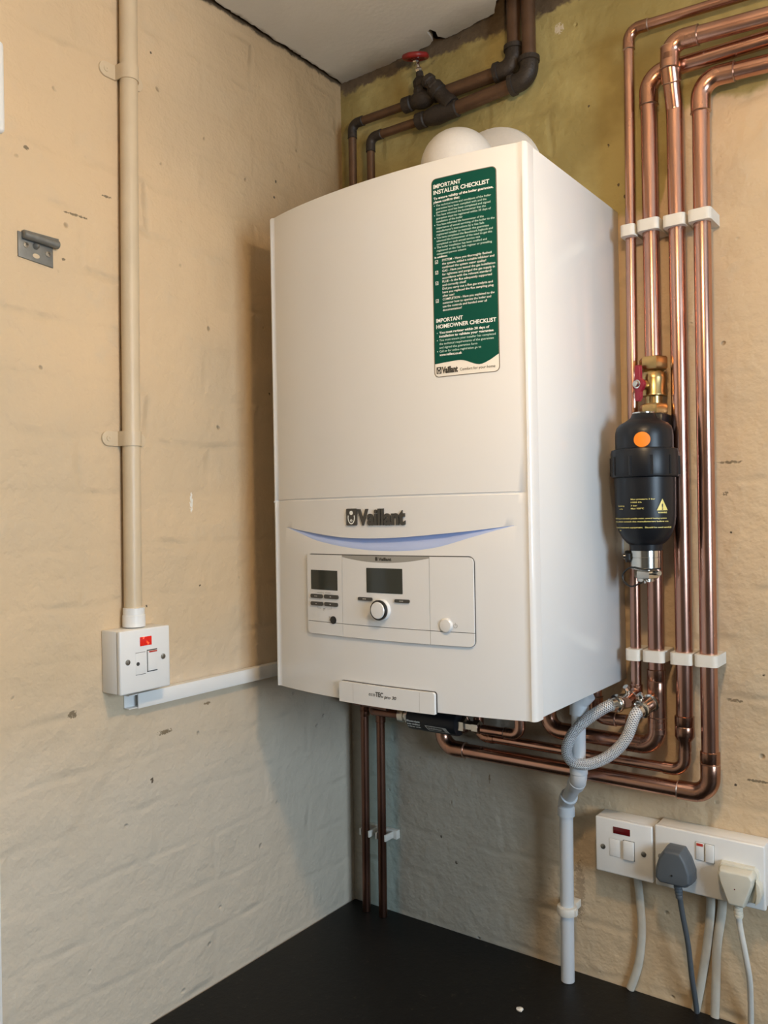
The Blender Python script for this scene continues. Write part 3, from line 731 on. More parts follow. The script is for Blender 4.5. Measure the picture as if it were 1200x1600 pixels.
# tee on the second riser
MB().cyl((.6007, YP, 1.325), (.6008, YP, 1.385), .0134, 24, bev=.001).cyl((.6007, YP, 1.3560), (.5985, YP - .022, 1.3545), .0088).build('tee', 'copper_joint', t2)
# third riser crosses in front of the second
p3 = [(.86, -.060, 2.276), (.6462, -.060, 2.2930), (.6448, -.060, 2.262), (.6432, YP - .002, 2.208), (.6426, YP, 2.04), (.6412, YP, 1.4), (.6400, YP, 1.310)]
t3 = pipe_run('copper pipe third from the boiler, bent forward to cross its neighbour at the top', p3, .0118, skip=(3, 4, 5), br=.018)
# narrower tail of the third riser
mb = MB(); tail = fillet([(.6400, YP, 1.312), (.6392, YP, 1.2585), (.3000, YP, 1.2605), (.3000, YP, 1.372)], .018)
mb.tube(tail, .0078, 20).build('tube', 'copper', t3)
for pv, pp, nx in (((.6400, YP, 1.312), (.6392, YP, 1.2585), (.3, YP, 1.2605)), ((.6392, YP, 1.2585), (.3, YP, 1.2605), (.3, YP, 1.372))):
    MB().tube(corner(pv, pp, nx, .018, .012), .0090, 20).build('elbow', 'copper_joint', t3)
MB().lathe((.6400, YP, 1.338), (0, 0, -1), [(.0120, 0), (.0136, .001), (.0136, .014), (.0130, .015), (.0136, .016), (.0136, .030), (.0092, .037), (.0092, .050)], 24).build('reducer', 'copper_joint', t3)
pipe_run('copper pipe furthest from the boiler, rightmost of the four risers, lowest run below', [(.86, YP, 2.2270), (.6790, YP, 2.2400), (.6778, YP, 2.04), (.6752, YP, 1.42), (.6745, YP, 1.2300), (.2290, YP, 1.2320), (.2290, YP, 1.373)], .0118, skip=(2, 3),
         extra=[((.6747, YP, 1.2580), (.6748, YP, 1.2920), 1.15)])
# old pipes in the corner, above and below the boiler
def old_pipe(label, pts, r, mat='old_pipe', **k): return pipe_run(label, pts, r, mat=mat, jm='black_iron', name='heating_pipe', rm='black_iron', **k)
oa = old_pipe('old brown pipe beside the corner rising behind the boiler top, upper of two', [(.0495, -.030, 2.097), (.0505, -.030, 2.3615), (.186, -.030, 2.3600)], .0076, br=.013)
ob = old_pipe('old brown pipe behind the boiler top, lower of two and further from the corner', [(.0925, -.030, 2.097), (.0925, -.030, 2.3250), (.205, -.030, 2.3235)], .0076, br=.013)
def dark_pipe(label, pts, r, br=.02):
    t = thing('iron_pipe', label, 'pipe', pts[0])
    MB().tube(fillet(pts, br), r, 22).build('tube', 'old_pipe', t)
    for i in range(1, len(pts) - 1):
        e = MB().tube(corner(pts[i - 1], pts[i], pts[i + 1], br, .014), r * 1.3, 22).build('elbow', 'black_iron', t)
        c = corner(pts[i - 1], pts[i], pts[i + 1], br, .014)
        for a, b in ((c[0], c[1]), (c[-1], c[-2])):
            d = (a - b).normalized(); MB().lathe(a - d * .008, d, [(r * 1.35, 0), (r * 1.5, .001), (r * 1.5, .008), (r * 1.1, .0095)], 18).build('collar', 'black_iron', e)
    return t
dark_pipe('sooty dark pipe from the red wheel valve rising through the ceiling, left of two', [(.235, -.026, 2.3590), (.3850, -.026, 2.3590), (.3850, -.026, 2.50)], .0115)
dark_pipe('sooty dark pipe rising through the ceiling, right of two with the lower elbow', [(.275, -.030, 2.3235), (.4130, -.030, 2.3300), (.4130, -.030, 2.50)], .0115)
# gate valve with a red wheel
gv = thing('gate_valve', 'blackened gate valve with a red hand wheel just under the ceiling', 'valve', (.205, -.030, 2.36))
mb = MB(); mb.lathe((.168, -.030, 2.3602), (1, 0, 0), [(.010, 0), (.0135, .001), (.0135, .016), (.0105, .018), (.015, .030), (.0165, .040), (.015, .050), (.0105, .062), (.0135, .064), (.0135, .078), (.010, .080)], 20)
mb.lathe((.207, -.031, 2.362), (-.02, -.10, .99), [(.014, 0), (.014, .012), (.012, .018), (.0135, .020), (.0135, .028), (.0095, .034), (.0070, .036), (.0065, .044)], 8)
mb.build('body', 'black_iron', gv)
MB().cyl((.2062, -.0355, 2.402), (.2046, -.0420, 2.434), .0030, 12).hexn((.2058, -.0365, 2.406), (.2056, -.0380, 2.412), .0060).build('stem', 'nickel', gv)
wc = Vector((.2040, -.0440, 2.4300)); ax = Vector((.15, -.28, .95)).normalized()
e1 = (Vector((1, 0, 0)) - ax * ax.x).normalized(); e2 = ax.cross(e1); mb = MB()
ring = [wc + e1 * (.0190 * math.cos(2 * PI * k / 40)) * (1 + .02 * math.cos(k * PI / 2.5)) + e2 * (.0190 * math.sin(2 * PI * k / 40)) * (1 + .02 * math.cos(k * PI / 2.5)) for k in range(41)]
mb.tube(ring, .0048, 10)
for k in range(4):
    t_ = PI / 4 + k * PI / 2; mb.tube([wc, wc + (e1 * math.cos(t_) + e2 * math.sin(t_)) * .017], .0035, 8)
mb.lathe(wc - ax * .004, ax, [(.008, 0), (.008, .008)], 16)
hw = mb.build('hand_wheel', 'red_wheel', gv)
MB().hexn(wc - ax * .009, wc - ax * .004, .0058).lathe(wc + ax * .003, ax, [(.006, 0), (.005, .004)], 12).build('wheel_nut', 'nickel', hw)
# angled check valve on the lower pipe
cv = thing('check_valve', 'blackened angled check valve on the lower old pipe beside the red wheel', 'valve', (.24, -.03, 2.3235))
mb = MB(); mb.lathe((.196, -.030, 2.3235), (1, 0, 0), [(.010, 0), (.0140, .001), (.0140, .016), (.0115, .018), (.0150, .028), (.0165, .042), (.0150, .062), (.0145, .082), (.011, .084)], 20)
dd = Vector((-.62, -.20, .80)).normalized(); o0 = Vector((.268, -.032, 2.330))
mb.lathe(o0, dd, [(.015, 0), (.015, .010), (.0125, .014), (.0125, .032), (.0150, .034), (.0150, .044)], 20)
mb.build('body', 'black_iron', cv)
mb = MB().hexn(o0 + dd * .044, o0 + dd * .052, .0150).lathe(o0 + dd * .052, dd, [(.011, 0), (.0115, .006), (.0135, .008), (.0125, .016), (.008, .019)], 9)
mb.build('cap', 'black_iron', cv)
# lower corner pipes
def dull(label, pts, r, **k): return pipe_run(label, pts, r, mat='copper_dull', jm='copper_dull', rm='copper_dull', **k)
dull('thin dull copper pipe in the corner below the boiler, left of two', [(.0560, -.030, 1.373), (.0520, -.030, .9008)], .0078, extra=[((.0560, -.030, 1.285), (.0558, -.030, 1.262), 1.14)])
dull('thin dull copper pipe below the boiler, right of two, feeding the black cylinder', [(.160, -.060, 1.2830), (.0955, -.060, 1.2830), (.0935, -.032, 1.2800), (.0900, -.030, .9008)], .0078, br=.012, skip=(1,))
dull('short dull copper link running left from the black cylinder towards the corner', [(.150, -.085, 1.300), (.072, -.085, 1.304), (.062, -.085, 1.373)], .0072, br=.012)
# saddle clips on those two pipes
for (x_, lab) in ((.0535, 'white plastic clip on the left thin pipe in the corner above the worktop'), (.0905, 'white plastic clip on the right thin pipe in the corner above the worktop')):
    mb = MB(); out = []
    mb.box(x_ - .010, -.012, 1.038, x_ + .020, -.001, 1.054, .001)
    mb.box(x_ + .0088, -.036, 1.040, x_ + .0125, -.010, 1.052, .0008); mb.box(x_ - .0125, -.034, 1.040, x_ - .0088, -.010, 1.052, .0008)
    tag(mb.build('pipe_clip', 'clip_plastic'), lab, 'clip', 'clips on the corner pipes')
# copper from the black cylinder to the boiler
pipe_run('short copper elbow linking the black cylinder up into the boiler', [(.322, -.060, 1.2800), (.3905, -.060, 1.2800), (.3905, -.060, 1.373)], .0078, br=.014)
# small elbow going from the first riser behind the hose
pipe_run('short copper bend behind the hose rising into the boiler', [(.560, -.045, 1.322), (.512, -.045, 1.322), (.512, -.045, 1.373)], .0090, br=.016)

# ---------------------------------------------------------------- pipe clips on the risers
def clip_mesh(r, hw, yb, yf, h):
    """closed block clip round a pipe: pipe centre at x=0,y=YP"""
    mb = MB(); n = 40; outer = []; inner = []
    rc = .006
    for k in range(n):
        t = 2 * PI * k / n; c, s = math.cos(t), math.sin(t)
        tx = (hw / abs(c)) if abs(c) > 1e-6 else 1e9
        ly = (yf if s < 0 else yb); ty = (ly / s) if abs(s) > 1e-6 else 1e9
        d = min(tx, abs(ty)); x, y = c * d, s * d
        if s < 0 and abs(x) > hw - rc and y < yf + rc:
            cx = math.copysign(hw - rc, x); cy = yf + rc; v = Vector((x - cx, y - cy)); v = v.normalized() * rc if v.length > rc else v; x, y = cx + v.x, cy + v.y
        outer.append((x, y)); inner.append((c * r, s * r))
    vs_ = []; fs = []
    for z_ in (-h / 2, h / 2):
        for ring_ in (outer, inner): vs_ += [(x, y + YP, z_) for x, y in ring_]
    for k in range(n):
        k2 = (k + 1) % n
        fs += [(k, k2, n + k2, n + k), (2 * n + k, 3 * n + k, 3 * n + k2, 2 * n + k2), (k, 2 * n + k, 2 * n + k2, k2), (n + k, n + k2, 3 * n + k2, 3 * n + k)]
    return mb.add(vs_, fs)
names = ['first', 'second', 'third', 'fourth']
for zc, rowname, xs in ((2.0455, 'upper', (.5753, .6052, .6426, .6778)), (1.4212, 'lower', (.5711, .6013, .6412, .6752))):
    for i, x_ in enumerate(xs):
        hw = .0108 if i == 0 else .0158
        o = clip_mesh(.0079 if i == 0 else .0121, hw, -YP - .0005, -.018, .0165).build('pipe_clip', 'clip_plastic')
        o.location = (x_, 0, zc + (.002 if i in (1,) and zc > 2 else 0))
        tag(o, 'white block clip, %s row, on the %s copper riser from the boiler' % (rowname, names[i]), 'clip', 'white block clips on the risers')

# ---------------------------------------------------------------- brass isolating valve and magnetic filter
bv = thing('isolating_valve', 'brass isolating valve with red lever above the black filter', 'valve', (.606, YP, 1.80))
mb = MB(); vx = .6062
mb.hexn((vx, YP - .004, 1.8370), (vx, YP - .004, 1.8560), .0205)
mb.lathe((vx, YP - .004, 1.8385), (0, 0, -1), [(.0135, 0), (.0150, .004), (.0185, .008), (.0190, .014), (.0175, .034), (.0185, .036), (.0185, .039), (.0125, .040)], 24)
mb.cyl((vx, YP - .004, 1.800), (vx, YP - .004, 1.783), .0125)
mb.hexn((vx + .001, YP - .010, 1.7870), (vx + .001, YP - .010, 1.7690), .0205)
mb.build('body', 'brass', bv)
lx, ly = vx - .0115, YP - .030
mb = MB().cyl((vx - .006, YP - .015, 1.8150), (lx, ly, 1.8150), .0075)
mb.build('stem', 'brass', bv)
lv = MB(); d_ = Vector((lx - vx + .006, ly - YP + .015, 0)).normalized(); sd = Vector((d_.y, -d_.x, 0)) * -1
prof = []
for a, b in ((-.0045, .033), (-.002, .0345), (.002, .0345), (.0045, .032), (.0048, .020), (.0048, .010), (.0105, .004), (.0115, -.002), (.0085, -.009), (.0052, -.014), (.0052, -.024), (.002, -.031), (-.002, -.031), (-.0045, -.029), (-.0048, -.012), (-.0085, -.006), (-.0095, 0), (-.0085, .005), (-.0048, .010)): prof.append((a, b))
prof = [(a, b * .80) for a, b in prof]
lv.prism(prof, lambda a, b, dd_: Vector((lx, ly, 1.8150)) + sd * a + d_ * dd_ + Vector((0, 0, b)), 0, .0055, bev=.001)
le = lv.build('lever', 'red_lever', bv)
MB().lathe(Vector((lx, ly, 1.8150)) + d_ * .005, d_, [(.0062, 0), (.0062, .0015), (.0048, .0018), (.0048, .0050), (.0040, .0060)], 16).build('lever_nut', 'nickel', le)

fx, fy = .6045, -.079
mf = thing('magnetic_filter', 'black cylindrical magnetic filter with orange dot and yellow print', 'filter', (fx, fy, 1.577))
mb = MB().lathe((fx, fy, 1.7705), (0, 0, -1), [(.0150, 0), (.0165, .002), (.0180, .006), (.0250, .0105), (.0330, .0150), (.0375, .0200), (.0392, .0260), (.0398, .0330), (.0396, .0520)], 48)
mb.box(fx - .002, fy + .010, 1.745, fx + .024, fy + .060, 1.772, .004)
hd = mb.build('head', 'black_plastic', mf)
MB().lathe((fx, fy, 1.7725), (0, 0, -1), [(.0120, 0), (.0155, .0004), (.0155, .0022), (.0120, .0024)], 32).build('vent_ring', 'nickel', mf)
mb = MB().lathe((fx, fy, 1.7205), (0, 0, -1), [(.0400, 0), (.0450, .0015), (.0464, .0060), (.0464, .0360), (.0455, .0400), (.0415, .0415)], 64)
for k in range(10):
    t_ = 2 * PI * (k + .35) / 10
    c_ = Vector((fx + .0462 * math.cos(t_), fy + .0462 * math.sin(t_), 0)); mb.cyl((c_.x, c_.y, 1.683), (c_.x, c_.y, 1.709), .0020, 8)
mb.build('locking_ring', 'black_plastic', mf)
mb = MB().lathe((fx, fy, 1.6840), (0, 0, -1), [(.0418, 0), (.0420, .010), (.0412, .060), (.0400, .071), (.0372, .080), (.0320, .090), (.0262, .0965), (.0225, .0990), (.0218, .1075)], 56)
can = mb.build('canister', 'black_plastic', mf)
def wrap(rad):
    # a = arc length measured from the direction that faces -Y turned towards the room, b = height
    def f(a, b):
        t = R(-90) + R(18) + a / rad
        return (fx + rad * math.cos(t), fy + rad * math.sin(t), b)
    return f
def wrap_mesh(mb, n_sub_fn, pts, fn): mb.add([fn(a, b) for a, b in pts], [tuple(range(len(pts)))])
f3 = wrap(.0426); mb = MB(); MB_T = mb
for s_, a_, z_, w_, h_ in (('Max pressure 3 bar', -.0190, 1.6480, .0330, .0018), ('1000 l/h', -.0190, 1.6438, .0150, .0018), ('3 bar', -.0190, 1.6392, .0090, .0018), ('Max 100°C', -.0190, 1.6350, .0180, .0020),
                          ('heating', -.0420, 1.6392, .0125, .0016), ('only', -.0400, 1.6350, .0080, .0016),
                          ('Not for use in domestic potable water, central heating systems', -.0520, 1.6215, .0830, .0019), ('only, please consult the manufacturers before use', -.0520, 1.6172, .0860, .0019),
                          ('dosed treatment equipment.  Should be used carefully', -.0500, 1.6090, .0900, .0019), ('in', -.0395, 1.6050, .0030, .0018)):
    put_text(mb, s_, a_, z_, w_, h_, f3, .02, res=2)
mb.build('printed_text', 'yellow_print', can, smooth=False)
mb = MB(); cx_ = .0245
tri = [(cx_ - .0085, 1.6330), (cx_ + .0085, 1.6330), (cx_, 1.6490)]
tp = []
for i in range(3):
    a, b = tri[i], tri[(i + 1) % 3]
    for k in range(5): tp.append((a[0] + (b[0] - a[0]) * k / 5, a[1] + (b[1] - a[1]) * k / 5))
def tri_ring(o_, s_in):
    c = (cx_, 1.6385); inn = [(c[0] + (a - c[0]) * s_in, c[1] + (b - c[1]) * s_in) for a, b in o_]; n = len(o_); base = len(mb.v)
    mb.v += [f3(a, b) for a, b in o_] + [wrap(.0427)(a, b) for a, b in inn]
    for k in range(n): mb.f.append((base + k, base + (k + 1) % n, base + n + (k + 1) % n, base + n + k)); mb.mi.append(0)
    return inn
inn = tri_ring(tp, .78)
for k in range(6):   # yellow field built as fan strips to follow the curve
    pass
c3 = wrap(.0427)(cx_, 1.6385); base = len(mb.v); mb.v.append(c3); n = len(inn); mb.v += [wrap(.0427)(a, b) for a, b in inn]
for k in range(n): mb.f.append((base, base + 1 + k, base + 1 + (k + 1) % n)); mb.mi.append(0)
put_text(mb, '!', cx_, 1.6340, .0020, .0080, wrap(.0429), .03, 'C', mi=1)
put_text(mb, 'WARNING', cx_, 1.6290, .0140, .0020, f3, .04, 'C')
mb.build('warning_triangle', ['yellow_print', 'dark_print'], can, smooth=False)
# orange dot on the head
mb = MB(); f4 = wrap(.0402); base = 0; vs_ = [wrap(.0404)(-.0020, 1.7310)]
vs_ += [f4(-.0020 + .0112 * math.cos(2 * PI * k / 36), 1.7310 + .0105 * math.sin(2 * PI * k / 36)) for k in range(36)]
mid = [wrap(.0404)(-.0020 + .0056 * math.cos(2 * PI * k / 36), 1.7310 + .0053 * math.sin(2 * PI * k / 36)) for k in range(36)]
vs_ += mid
fs = [(0, 37 + k, 37 + (k + 1) % 36) for k in range(36)] + [(37 + k, 1 + k, 1 + (k + 1) % 36, 37 + (k + 1) % 36) for k in range(36)]
mb.add(vs_, fs); dt = mb.build('dot_sticker', 'orange', hd, smooth=False); dt['label'] = 'round orange dot sticker'
# drain fitting below
mb = MB().lathe((fx - .001, fy, 1.5775), (0, 0, -1), [(.0200, 0), (.0208, .001), (.0208, .0100), (.0203, .0104), (.0203, .0108), (.0208, .0112), (.0206, .0270), (.0120, .0272)], 32)
dv = mb.build('drain_fitting', 'nickel', mf)
MB().cyl((fx - .001, fy, 1.5510), (fx - .001, fy, 1.5330), .0125).hexn((fx, fy, 1.5490), (fx, fy, 1.5370), .0175).cyl((fx + .010, fy - .004, 1.5450), (fx + .0225, fy - .012, 1.5455), .0035, 12).cyl((fx + .002, fy - .01, 1.5350), (fx + .004, fy - .010, 1.5320), .004, 10).build('drain_valve', 'nickel', dv)
MB().cyl((fx - .018, fy - .004, 1.5680), (fx - .0300, fy - .010, 1.5680), .0040, 12).build('side_outlet', 'nickel', dv)
MB().hexn((fx - .020, fy - .006, 1.5680), (fx - .0270, fy - .0095, 1.5680), .0085).build('side_cap', 'black', dv)
st_ = [Vector((fx + .021, fy - .004, 1.5515)), Vector((fx + .004, fy - .0225, 1.5510)), Vector((fx - .016, fy - .018, 1.5530)), Vector((fx - .029, fy - .012, 1.5440)), Vector((fx - .029, fy - .012, 1.5340)), Vector((fx - .018, fy - .014, 1.5260)), Vector((fx - .004, fy - .014, 1.5310)), Vector((fx + .001, fy - .012, 1.5340))]
def catmull(P, n=8):
    out = []; k = len(P)
    for i in range(k - 1):
        p0, p1, p2, p3 = P[max(i - 1, 0)], P[i], P[i + 1], P[min(i + 2, k - 1)]
        for j in range(n):
            t = j / n; out.append(.5 * ((2 * p1) + (p2 - p0) * t + (2 * p0 - 5 * p1 + 4 * p2 - p3) * t * t + (3 * p1 - p0 - 3 * p2 + p3) * t ** 3))
    out.append(P[-1]); return out
MB().tube(catmull(st_), .0012, 8).build('retaining_strap', 'black', dv)

# ---------------------------------------------------------------- filling loop hose
fh = thing('filling_loop', 'braided steel hose looping between two nickel fittings under the boiler', 'hose', (.59, -.06, 1.35))
V = Vector
hp = [V((.5905, -.078, 1.3480)), V((.5868, -.086, 1.3420)), V((.5830, -.090, 1.3290)), V((.5765, -.091, 1.3120)), V((.5640, -.091, 1.2940)), V((.5440, -.091, 1.2760)), V((.5160, -.091, 1.2620)), V((.4920, -.091, 1.2620)),
      V((.4835, -.091, 1.2790)), V((.4950, -.091, 1.3060)), V((.5190, -.090, 1.3300)), V((.5400, -.086, 1.3460)), V((.5510, -.080, 1.3520))]
MB().tube(catmull(hp, 8), .0082, 18, uv=True).build('braided_hose', 'braid', fh)
def hose_end(a, b, wing):
    a, b = V(a), V(b); d = (b - a).normalized(); L = (b - a).length
    mb = MB().lathe(a, d, [(.0095, 0), (.0128, .001), (.0132, .004), (.0110, .0055), (.0112, L * .6), (.0128, L * .65), (.0135, L * .72), (.0125, L * .80), (.0098, L * .84), (.0092, L)], 28)
    o = mb.build('end_fitting', 'nickel', fh)
    c = a + d * (L * .22); s = d.cross(V((0, 0, 1))).normalized(); u = s.cross(d)
    if wing: MB().cyl(c + u * .008, c + u * .0175 - d * .001, .0035, 10).cyl(c + u * .016, c + u * .021 + d * .003, .0042, 10).build('check_cap', 'nickel', o)
hose_end((.5985, YP - .014, 1.3550), (.5885, -.082, 1.3455), False)
hose_end((.5700, -.046, 1.3560), (.5500, -.083, 1.3515), True)
MB().cyl((.5895, -.068, 1.357), (.5880, -.070, 1.368), .004, 10).cyl((.5895, -.068, 1.365), (.5870, -.070, 1.369), .005, 10).build('test_plug', 'nickel', fh)

# ---------------------------------------------------------------- black cylinder below the boiler
wt = thing('water_conditioner', 'black cylinder with silver label lying sideways under the boiler', 'water conditioner', (.23, -.075, 1.283))
yd = -.060; zd = 1.2835
mb = MB().lathe((.183, yd, zd), (1, 0, 0), [(.0150, 0), (.0205, .001), (.0210, .004), (.0210, .094), (.0200, .097), (.0130, .099)], 36)
cy = mb.build('cylinder', 'black_plastic', wt)
MB().lathe((.157, yd, zd), (1, 0, 0), [(.0085, 0), (.0125, .001), (.0125, .012), (.0100, .013), (.0100, .018), (.0150, .020), (.0165, .0265), (.0150, .027)], 12).build('end_nut', 'nickel', wt)
MB().lathe((.2815, yd, zd - .001), (1, 0, 0), [(.0130, 0), (.0140, .001), (.0140, .0110), (.0090, .0125), (.0085, .0240), (.0110, .0250), (.0110, .0360), (.0085, .0370)], 6).build('end_nut', 'nickel', wt)
def wrapx(rad):
    def f(a, b):   # a = x, b = arc length round the cylinder from its front face
        t = b / rad; return (a, yd - rad * math.cos(t), zd + rad * math.sin(t))
    return f
mb = MB(); fw = wrapx(.0213)
for i, s_ in enumerate(('Electrolytic', 'scale inhibitor', 'inline unit')): put_text(mb, s_, .1860, -.0035 - i * .0052, .0270, .0030, fw, .03, res=2)
mb.build('printed_text', 'white_print', cy, smooth=False)
mb = MB()
def strip(mb, x0, x1, b0, b1, f, sh=0, n=8, mi=0):
    base = len(mb.v)
    for k in range(n + 1):
        b = b0 + (b1 - b0) * k / n; s = sh * (k / n)
        mb.v += [f(x0 + s, b), f(x1 + s, b)]
    for k in range(n): mb.f.append((base + 2 * k, base + 2 * k + 1, base + 2 * k + 3, base + 2 * k + 2)); mb.mi.append(mi)
strip(mb, .2280, .2700, -.0165, -.0060, wrapx(.02125), -.006)
strip(mb, .2295, .2620, -.0152, -.0072, wrapx(.02135), -.005, mi=1)
put_text(mb, 'inhibitor', .2290, -.0125, .0270, .0036, wrapx(.0215), .04, mi=0, res=2)
lb = mb.build('label', ['silver_label', 'dark_print'], cy, smooth=False); lb['label'] = 'silver slanted label'

# ---------------------------------------------------------------- condensate drain pipe
dp = thing('drain_pipe', 'pale grey plastic waste pipe with offset bends dropping to the worktop', 'pipe', (.453, YP, .9))
a = [(.4990, -.080, 1.373), (.4970, -.080, 1.2350), (.4560, -.036, 1.1800), (.4535, -.036, .9006)]
MB().tube(fillet(a, .016), .0105, 24).build('tube', 'grey_plastic', dp)
for i in (1, 2):
    c = corner(a[i - 1], a[i], a[i + 1], .016, .014)
    mb = MB().tube(c, .0124, 24)
    for p_, q_ in ((c[0], c[1]), (c[-1], c[-2])):
        d = (p_ - q_).normalized(); mb.lathe(p_ - d * .014, d, [(.0124, 0), (.0133, .001), (.0133, .014), (.0110, .0142)], 24)
    mb.build('bend', 'grey_plastic', dp)
c = corner((.5200, -.080, 1.373), (.5000, -.080, 1.3500), (.4990, -.080, 1.30), .014, .014)
MB().tube(c, .0142, 24).build('bend', 'grey_plastic', dp)
mb = MB().lathe((.4545, -.036, 1.0040), (0, 0, 1), [(.0108, 0), (.0150, .0008), (.0158, .004), (.0158, .010), (.0150, .0132), (.0108, .014)], 28)
mb.box(.4460, -.026, 1.0050, .4630, -.001, 1.0170, .001); mb.box(.4640, -.042, 1.0060, .4720, -.034, 1.0160, .001)
tag(mb.build('waste_pipe_clip', 'clip_plastic'), 'white ring clip holding the grey waste pipe to the wall', 'clip')

# ---------------------------------------------------------------- conduit and switch on the left wall
cd = thing('conduit', 'cream painted round conduit running down the left wall to the switch', 'conduit', (.0145, -.507, 1.48))
MB().tube([(.0145, -.4985, 2.463), (.0145, -.5000, 2.38), (.0145, -.5055, 1.9188), (.0145, -.5090, 1.507)], .0125, 28).build('tube', 'cream_paint_pipe', cd)
mb = MB().lathe((.0165, -.5092, 1.5085), (0, 0, -1), [(.0128, 0), (.0150, .0006), (.0150, .0100), (.0158, .0110), (.0158, .0268), (.0150, .0270)], 32)
mb.build('adaptor', 'white_plastic', cd)
for zc, lab, yc in ((2.2710, 'cream saddle clip on the conduit near the ceiling', -.5015), (1.7480, 'cream saddle clip halfway down the conduit', -.5070)):
    t = thing('saddle_clip', lab, 'clip', (0, yc, zc), 'conduit saddles')
    mb = MB(); n = 16; hz = .0105
    prof_o = []; prof_i = []
    for k in range(n + 1):
        t_ = PI * k / n; prof_o.append((.0145 + .0143 * math.sin(t_), yc - .0143 * math.cos(t_))); prof_i.append((.0145 + .0127 * math.sin(t_), yc - .0127 * math.cos(t_)))
    po = [(.0022, yc - .0143)] + prof_o + [(.0022, yc + .0143)]; pi_ = [(.0005, yc - .0127)] + prof_i + [(.0005, yc + .0127)]
    vs_ = []; 
    for z_ in (zc - hz, zc + hz): vs_ += [(x, y, z_) for x, y in po] + [(x, y, z_) for x, y in pi_]
    m_ = len(po); fs = []
    for k in range(m_ - 1):
        fs += [(k, k + 1, m_ + k + 1, m_ + k), (2 * m_ + k, 3 * m_ + k, 3 * m_ + k + 1, 2 * m_ + k + 1), (k, 2 * m_ + k, 2 * m_ + k + 1, k + 1), (m_ + k, m_ + k + 1, 3 * m_ + k + 1, 3 * m_ + k)]
    mb.add(vs_, fs)
    mb.build('strap', 'cream_paint_pipe', t)
    for s in (-1, 1):
        e0, e1 = .0135, (.040 if s < 0 else .034)
        ol = [(s * e0, -hz)] + [(s * (e1 - hz + hz * math.sin(PI * k / 12)), -hz * math.cos(PI * k / 12)) for k in range(13)] + [(s * e0, hz)]
        MB().prism(ol, lambda a, b, d: (d, yc + a, zc + b), .0002, .0030, bev=.0006).build('ear', 'cream_paint_pipe', t)
        MB().lathe((.0028, yc + s * (e1 - .011), zc), (1, 0, 0), [(.0042, 0), (.0040, .0012), (.0012, .0014), (.0010, .0008)], 16).build('screw', 'cream_paint_pipe', t)

def screw_part(par, pos, nrm, r=.0040):
    MB().lathe(pos, nrm, [(r, 0), (r * .95, .0010), (r * .35, .0014), (r * .3, .0004)], 18).build('screw', 'screw', par)

# switched fused outlet on the left wall
sw = thing('fused_switch', 'white fused switch with a glowing red neon on the left wall', 'switch', (0, -.51, 1.394))
Y0, Y1, Z0, Z1, XD = -.5520, -.4680, 1.3935, 1.4800, .0425
MB().box(.0005, Y0, Z0, .0345, Y1, Z1, .0015).build('back_box', 'white_plastic', sw)
MB().box(.0348, Y0 - .0005, Z0 - .0005, XD, Y1 + .0005, Z1 + .0005, .0022, 3).build('front_plate', 'white_plastic', sw)
def lbox(y0_, z0_, y1_, z1_, x1_, mat, nm, bev=.0008, par=sw): return MB().box(XD - .003, y0_, z0_, x1_, y1_, z1_, bev).build(nm, mat, par)
lbox(-.5195, 1.4565, -.5000, 1.4690, XD + .0012, 'neon', 'neon_lens', .0006)['label'] = 'glowing red neon'
fr = lbox(-.5270, 1.4175, -.5108, 1.4480, XD + .0004, 'white_plastic', 'fuse_carrier', .0003)
mb = MB().box(XD, -.5272, 1.4477, XD + .0005, -.5106, 1.4482).box(XD, -.5272, 1.4172, XD + .0005, -.5106, 1.4178).build('carrier_gap', 'dark_gap', fr, smooth=False)
MB().lathe((XD - .0003, -.5235, 1.4325), (1, 0, 0), [(.0028, 0), (.0026, .0012), (.001, .0012)], 14).build('carrier_screw', 'dark_gap', fr)
rk = MB().prism([(-.5073, 1.4205), (-.4910, 1.4205), (-.4910, 1.4485), (-.5073, 1.4485)], lambda a, b, d: (XD - .001 + d + (b - 1.4205) * .0, a, b), 0, .0035, bev=.0008)
ro = rk.build('rocker', 'white_plastic', sw)
MB().box(XD + .0015, -.5060, 1.4462, XD + .0029, -.4925, 1.4482).build('red_mark', 'red_small', ro, smooth=False)
MB().box(XD, -.5080, 1.4190, XD + .0004, -.4905, 1.4500).build('rocker_gap', 'dark_gap', ro, smooth=False)
screw_part(sw, (XD - .0002, -.5400, 1.4370), (1, 0, 0)); screw_part(sw, (XD - .0002, -.4800, 1.4370), (1, 0, 0))

# mini trunking from the switch to the corner behind the boiler
tr = thing('cable_trunking', 'white mini trunking running from the switch towards the corner', 'trunking', (0, -.25, 1.364))
MB().box(.0005, -.5170, 1.3640, .0020, -.002, 1.3840).box(.0005, -.5170, 1.3640, .0130, -.002, 1.3652).box(.0005, -.5170, 1.3828, .0130, -.002, 1.3840).build('channel', 'white_plastic', tr, smooth=False)
MB().box(.0132, -.5030, 1.3632, .0155, -.002, 1.3848, .0006).box(.0020, -.5030, 1.3632, .0135, -.002, 1.3640).box(.0020, -.5030, 1.3840, .0135, -.002, 1.3848).build('lid', 'white_plastic', tr)

